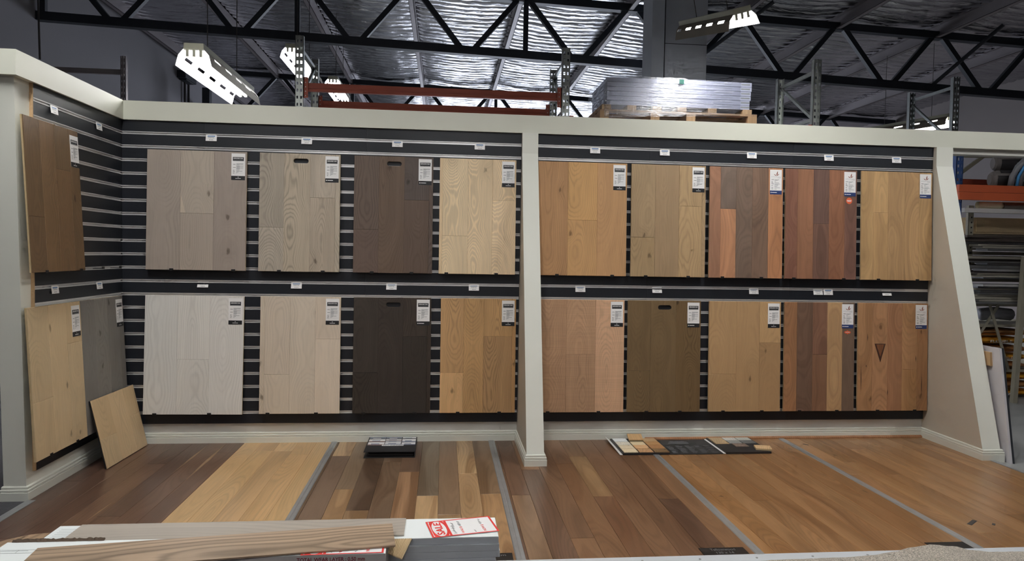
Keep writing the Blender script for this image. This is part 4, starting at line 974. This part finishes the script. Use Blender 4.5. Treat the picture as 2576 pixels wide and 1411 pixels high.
bar_thing(7.92, 1.48, 2.035, 1.6, .06, .045, 'aluminium', 'bright square aluminium tube just under the orange beam')
solo('cardboard_tube', MB().tube([(8.12, 1.52, 2.095), (9.4, 1.40, 2.095)], .040, 16, False).tube([(8.12, 1.52, 2.095), (9.4, 1.40, 2.095)], .034, 16, False), 'tube_paper', 'open pale cardboard tube under the orange beam', 'tube', smooth=True)
solo('cardboard_tube', MB().tube([(8.36, 1.46, 2.09), (9.6, 1.40, 2.09)], .034, 14, False).tube([(8.36, 1.46, 2.09), (9.6, 1.40, 2.09)], .028, 14, False), 'profile_bronze', 'brown cardboard tube beside the pale tube', 'tube', smooth=True)
solo('flat_carton', MB().box(8.2, 9.5, 1.75, 2.25, 1.80, 1.98).box(8.3, 9.4, 1.74, 1.75, 1.82, 1.96), 'cardboard', 'flat cardboard carton behind the trims under the tubes', 'carton')
# bags of levelling compound
def bag(x, y, z, w, d, h, mat, lab, rz=0.0, txt=True):
    mb = MB(); nx, ny = 9, 7
    def hz(a, b): return h*.5*(1-abs(a)**4)*(1-abs(b)**4)*(1+.25*MN.noise((x+a*2, y+b*2, z*9)))
    for sgn in (-1, 1):
        for j in range(ny):
            for i in range(nx):
                a, b = -1+2*i/(nx-1), -1+2*j/(ny-1); mb.v.append((a*w/2*(1-.05*b*b), b*d/2, h*.5+sgn*(hz(a, b)+.003)))
    for s2 in (0, 1):
        for j in range(ny-1):
            for i in range(nx-1): q_ = s2*nx*ny+j*nx+i; mb.f.append((q_, q_+1, q_+nx+1, q_+nx))
    rt = thing('powder_bag', lab, 'bag', mat4=Matrix.Translation((x, y, z)) @ Matrix.Rotation(rz, 4, 'Z'), group='powder bags on the shelving')
    obj('sack', mb, mat, rt, smooth=True)
    if txt: m2 = MB(); add_text(m2, 'FLEXIBLE', -w*.28, h*.5-.012, .026, .26, f=lambda a, b: (a, -d/2+.004-abs(b-h*.5)*.0-.012, b)); obj('bag_print', m2, 'ink_white', rt)
for k in range(5): bag(8.62+rnd.uniform(-.03, .03), 1.85, .301+k*.092, .74, .46, .072, 'bag_yellow' if k % 2 else 'bag_brown', 'yellow and brown powder bag, %s in the pile on the middle shelf' % ['lowest', 'second', 'third', 'fourth', 'topmost'][k], rnd.uniform(-.05, .05), k % 2 == 1)
for k in range(3): bag(8.70+rnd.uniform(-.03, .03), 1.82, -.003+k*.09, .80, .46, .070, 'bag_yellow' if k != 1 else 'bag_brown', 'yellow powder bag near the floor, %s of the bottom pile' % ['lowest', 'middle', 'top'][k], rnd.uniform(-.05, .05), k == 0)
solo('plastic_sack', MB().tube([(8.40, 1.75, .90), (8.55, 1.72, .92), (8.75, 1.75, .90)], .07, 10), 'hose_grey', 'crumpled clear plastic lying on the powder bags', 'plastic', smooth=True)

# ------------------------------------------------------------------ foreground: cartons, vinyl planks, sale sheets
r = thing('low_pallet', 'low timber pallet under the foreground cartons', 'pallet', (.98, -3.36, -.006))
for y in (0, .17, .30): obj('deck_board', MB().box(0, 1.66, y, y+.10, .10, .12), 'raw_timber', r, color=c(150, 124, 96))
for x in (0, .78, 1.56): obj('bearer', MB().box(x, x+.10, 0, .39, 0, .10), 'raw_timber', r, color=c(150, 124, 96))
PZ0 = .114; TH = .0232
far_n = 18; near_n = 19
def carton(x0, x1, y0, y1, z, side, lab, grp, rz=0.0, k=0):
    rt = thing('plank_carton', lab, 'carton', mat4=Matrix.Translation(((x0+x1)/2, (y0+y1)/2, z)) @ Matrix.Rotation(rz, 4, 'Z'), group=grp)
    w, d = (x1-x0)/2, (y1-y0)/2
    obj('sleeve', MB().box(-w, w, -d, d, .0004, TH-.0014), side, rt)
    obj('lid', MB().box(-w+.001, w-.001, -d+.001, d-.001, TH-.0014, TH-.0002), 'carton_white' if k == (far_n if 'rear' in grp else near_n)-1 else side, rt)
    return rt, w, d
rnd = random.Random(4)
solo('large_carton', MB().box(1.0, 2.60, -3.17, -3.0, .114, PZ0+(far_n-6)*TH-.0005).box(1.02, 2.58, -3.1705, -3.17, .15, .30), 'cardboard', 'big brown carton under the rear foreground plank cartons', 'carton')
solo('large_carton', MB().box(1.07, 2.235, -3.335, -3.186, .114, PZ0+(near_n-4)*TH-.0005).box(1.09, 2.20, -3.3355, -3.335, .15, .30), 'cardboard', 'big brown carton under the front foreground plank cartons', 'carton')
for k in range(far_n-6, far_n):
    top = k == far_n-1
    lab = 'white-topped grey plank carton at the top of the rear foreground stack' if top else 'grey-sided plank carton, %s from the top of the rear foreground stack' % ['', 'second', 'third', 'fourth', 'fifth', 'sixth'][far_n-1-k]
    far_c, fw_, fd_ = carton(1.12, 2.606+(0 if top else rnd.uniform(-.012, .006)), -3.17-(0 if top else .004), -3.0, PZ0+k*TH, 'carton_grey', lab, 'rear foreground cartons', rnd.uniform(-.003, .003), k)
FZ = PZ0+far_n*TH
for k in range(near_n-4, near_n):
    top = k == near_n-1
    lab = 'taupe plank carton reading total wear layer on the front foreground stack' if top else 'taupe plank carton, %s from the top of the front foreground stack' % ['', 'second', 'third', 'fourth'][near_n-1-k]
    near_c, nw_, nd_ = carton(1.060, 2.242, -3.335, -3.186, PZ0+k*TH, 'carton_taupe', lab, 'front foreground cartons', 0.0, k)
NZ = PZ0+near_n*TH
mb = MB(); add_text(mb, 'TOTAL WEAR LAYER : 0.50 mm', -nw_+.915, .0025, .0125, .205, f=lambda a, b: (a, -nd_-.0006, b), bold=.02); obj('side_print', mb, 'ink_maroon', near_c)
mb = MB().box(-nw_+.02, -nw_+.10, .005, .006, TH, TH+.0003)
for a, b, c_, d_ in ((.012, .125, .035, .0365), (.012, .125, .010, .0115), (.012, .0135, .010, .036), (.1235, .125, .010, .036), (.07, .0712, .010, .036)): mb.quad(-nw_+a, -nw_+b, -nd_+.055+c_*.9, -nd_+.055+d_*.9, TH+.0003)
obj('lid_print', mb, 'ink_grey', near_c)
mb = MB()
for a, b, c_, d_ in ((.10, .18, .035, .0365), (.18, .1815, -.01, .036), (.10, .1015, -.03, .036)): mb.quad(-fw_+a, -fw_+b, c_-.02, d_-.02, TH+.0003)
for j in range(9): mb.quad(-fw_+.02, -fw_+.09, -.06+j*.014, -.0585+j*.014, TH+.0003)
obj('lid_print', mb, 'ink_grey', far_c)
# torn dark strip along the near carton edge
tm = MB(); pts = []
for i in range(40):
    x = 1.075+.275*i/39; e = .006+.004*rnd.random(); pts.append((x, e, .004*rnd.random()))
for i, (x, e, z_) in enumerate(pts): tm.v += [(x, -3.188-e*.3, NZ+.0005), (x, -3.188+e, NZ+.001+z_), (x, -3.188+e*.6, NZ+.006+z_)]
for i in range(39):
    a = i*3; tm.f += [(a, a+1, a+4, a+3), (a+1, a+2, a+5, a+4), (a+2, a, a+3, a+5)]
solo('torn_strip', tm, 'torn_card', 'ragged torn dark cardboard strip between the foreground cartons', 'cardboard')
# loose vinyl planks
def vplank(label, x0, x1, ya, yb, za, zb, w, mat, rgb, n=24, curl=0.0):
    """a slightly bowed plank from (x0,ya,za) to (x1,yb,zb), w wide; local y along the grain"""
    L = math.hypot(x1-x0, yb-ya); ang = math.atan2(yb-ya, x1-x0); mb = MB()
    for k in range(n+1):
        f = k/n; z = za+(zb-za)*f+curl*(4*f*(1-f))
        for sx in (-w/2, w/2):
            for dz in (0, .005): mb.v.append((sx, f*L, z-min(za, zb)+dz))
    for k in range(n):
        a = k*4; mb.f += [(a+1, a+3, a+7, a+5), (a, a+4, a+6, a+2), (a, a+1, a+5, a+4), (a+2, a+6, a+7, a+3)]
    mb.f += [(0, 2, 3, 1), (n*4, n*4+1, n*4+3, n*4+2)]
    o = obj('vinyl_plank', mb, mat, loc=(x0, ya, min(za, zb)), rot=(0, 0, ang-PI/2), color=jit(c(*rgb, .8), 0)); tag(o, label, 'vinyl plank', 'loose vinyl planks'); return o
vplank('grey-taupe vinyl plank lying on the rear foreground carton', 1.195, 2.288, -3.080, -3.078, FZ+.001, FZ+.001, .146, 'vinyl_grey', (164, 153, 140))
vplank('brown striped vinyl plank lying on top of the front foreground carton', 1.196, 2.258, -3.340, -3.2045, NZ+.0015, NZ+.0025, .181, 'vinyl_stripe', (164, 138, 112))
# rounded brown plank end at far left
mb = MB(); n = 14; pr = [(1.20, -3.05), (1.135, -3.055)]
for k in range(n+1): t_ = PI/2+PI/2*k/n*.9; pr.append((1.10+.22*math.cos(t_)*1.0, -3.30+.245*math.sin(t_)))
pr += [(.88, -3.45), (1.2, -3.45)]
mb = MB().prism([(a, b) for a, b in pr], 2, FZ-.010, FZ-.002)
solo('curved_offcut', MB().prism([(a-.0, b) for a, b in [(1.118, -3.060), (1.095, -3.062), (1.06, -3.072), (1.02, -3.10), (.98, -3.15), (.955, -3.22), (.945, -3.35), (1.012, -3.35), (1.012, -3.175), (1.118, -3.175)]], 2, FZ-.0045, FZ+.0005), 'vinyl_stripe', 'round-ended brown vinyl offcut at the far left of the foreground', 'vinyl plank', color=c(140, 116, 92))
# sale sheets
def sale_sheet(label, mt, w, h, bend=.0):
    """portrait sheet, local x across, y up the text"""
    rt = thing('sale_sheet', label, 'sale sign', mat4=mt, group='paper sale signs')
    obj('paper', MB().box(0, w, 0, h, 0, .0006), 'ink_white', rt)
    z = .0009; b = w*.045
    bd = MB().quad(0, b, 0, h, z).quad(w-b, w, 0, h, z).quad(b, w-b, 0, b*1.1, z).quad(b, w-b, h-b, h, z)
    bd.quad(b, w-b, h*.70, h*.735, z)
    # red corners around the white oval
    ov = [(w/2+w*.47*math.cos(2*PI*k/32), h*.845+h*.105*math.sin(2*PI*k/32)+.03*h*math.cos(2*PI*k/32)*0) for k in range(32)]
    rc_ = []
    for k in range(32):
        a = 2*PI*k/32; dx, dy = math.cos(a)*w*.47, math.sin(a)*h*.105
        t_ = min((w/2-b)/abs(dx) if abs(dx) > 1e-6 else 9, (h*.115)/abs(dy) if abs(dy) > 1e-6 else 9); rc_.append((w/2+dx*max(t_, 1), h*.85+dy*max(t_, 1)))
    for k in range(32): j = (k+1) % 32; bd.add([ov[k]+(z,), ov[j]+(z,), rc_[j]+(z,), rc_[k]+(z,)], [(0, 1, 2, 3)])
    add_text(bd, 'SALE', w*.12, h*.79, h*.115, w*.76, z+.0002, bold=.03)
    add_text(bd, 'WAS $', w*.10, h*.50, h*.045, w*.40, z, bold=.02); add_text(bd, 'NOW $', w*.10, h*.17, h*.050, w*.40, z, bold=.02)
    obj('red_print', bd, 'ink_red', rt)
    k_ = MB(); rr_ = random.Random(3)
    for (xx, yy, ll) in ((.55, .50, .32), (.12, .62, .5), (.5, .60, .3), (.55, .18, .36), (.10, .32, .15)):
        x = w*xx
        while x < w*(xx+ll)-.004: k_.bar((x, h*yy+rr_.uniform(0, .004), z), (x+.004, h*yy+rr_.uniform(.006, .011), z), .0014, .0004); x += rr_.uniform(.005, .008)
    obj('handwriting', k_, 'ink_dark', rt)
def sheet_m(x_left, y_top, z, ang, tilt=0.0):
    # text runs away from the viewer: local y -> -X, local x -> +Y, so the top of the sheet points left
    return Matrix.Translation((x_left, y_top, z)) @ Matrix.Rotation(ang, 4, 'Z') @ Matrix.Rotation(tilt, 4, 'Y')
sale_sheet('red and white paper sale sign on the rear foreground carton', sheet_m(2.612, -3.130, FZ+.002, PI/2+.20), .140, .232)
sale_sheet('red and white paper sale sign half under the striped plank', sheet_m(2.236, -3.333, NZ+.0006, PI/2+.02), .13, .25)
# corrugated end flap folded out of the near carton
mb = MB(); n = 24; cz_ = NZ-TH
for k in range(n+1):
    f = k/n; z = .003*(k % 2); xa, ya = 2.244+.072*f, -3.186+.012*f; xb, yb = 2.244+.046*f, -3.270-.030*f
    mb.v += [(xa, ya, .536+z-.004*f), (xb, yb, .526+z-.006*f), (xa, ya, .533+z-.004*f), (xb, yb, .523+z-.006*f)]
for k in range(n): a = k*4; mb.f += [(a, a+4, a+5, a+1), (a+2, a+3, a+7, a+6), (a, a+2, a+6, a+4), (a+1, a+5, a+7, a+3)]
mb.f += [(0, 1, 3, 2), (n*4, n*4+2, n*4+3, n*4+1)]
wobj('corrugated_flap', mb, 'cardboard', near_c)

# ------------------------------------------------------------------ foreground carpet
mb = MB(); nx, ny = 140, 40
CR = [(3.0, .30), (3.55, .338), (3.67, .346), (3.987, .349), (4.068, .354), (4.164, .366), (4.229, .380), (4.31, .390), (4.393, .382), (4.477, .364), (4.561, .355), (4.689, .353), (5.6, .345)]
def cz(x, y):
    for (xa, za), (xb, zb) in zip(CR, CR[1:]):
        if x <= xb:
            f = (x-xa)/(xb-xa); f = f*f*(3-2*f) if abs(zb-za) > .008 else f
            return za+(zb-za)*f+.0015*MN.noise((x*40, y*40, 0))
    return .345
X0, X1, Y0, Y1 = 3.55, 5.35, -3.55, -2.95
for j in range(ny+1):
    for i in range(nx+1):
        x = X0+(X1-X0)*i/nx; y = Y0+(Y1-Y0)*j/ny
        e = max(0, (y-(Y1-.06))/.06); z = max(cz(x, y), -.004) - .03*e*e
        mb.v.append((x, y, max(z, -.0035)))
for j in range(ny):
    for i in range(nx): a = j*(nx+1)+i; mb.f.append((a, a+1, a+nx+2, a+nx+1))
# skirt down to the floor
o_ = len(mb.v); ring = [i for i in range(nx+1)]+[j*(nx+1)+nx for j in range(1, ny+1)]+[ny*(nx+1)+i for i in range(nx-1, -1, -1)]+[j*(nx+1) for j in range(ny-1, 0, -1)]
for q_ in ring: v = mb.v[q_]; mb.v.append((v[0], v[1], -.005))
for k in range(len(ring)): j = (k+1) % len(ring); mb.f.append((ring[k], ring[j], o_+j, o_+k))
solo('carpet_bundle', mb, 'carpet_loop', 'folded bundle of beige looped carpet at the bottom right', 'carpet', smooth=True)
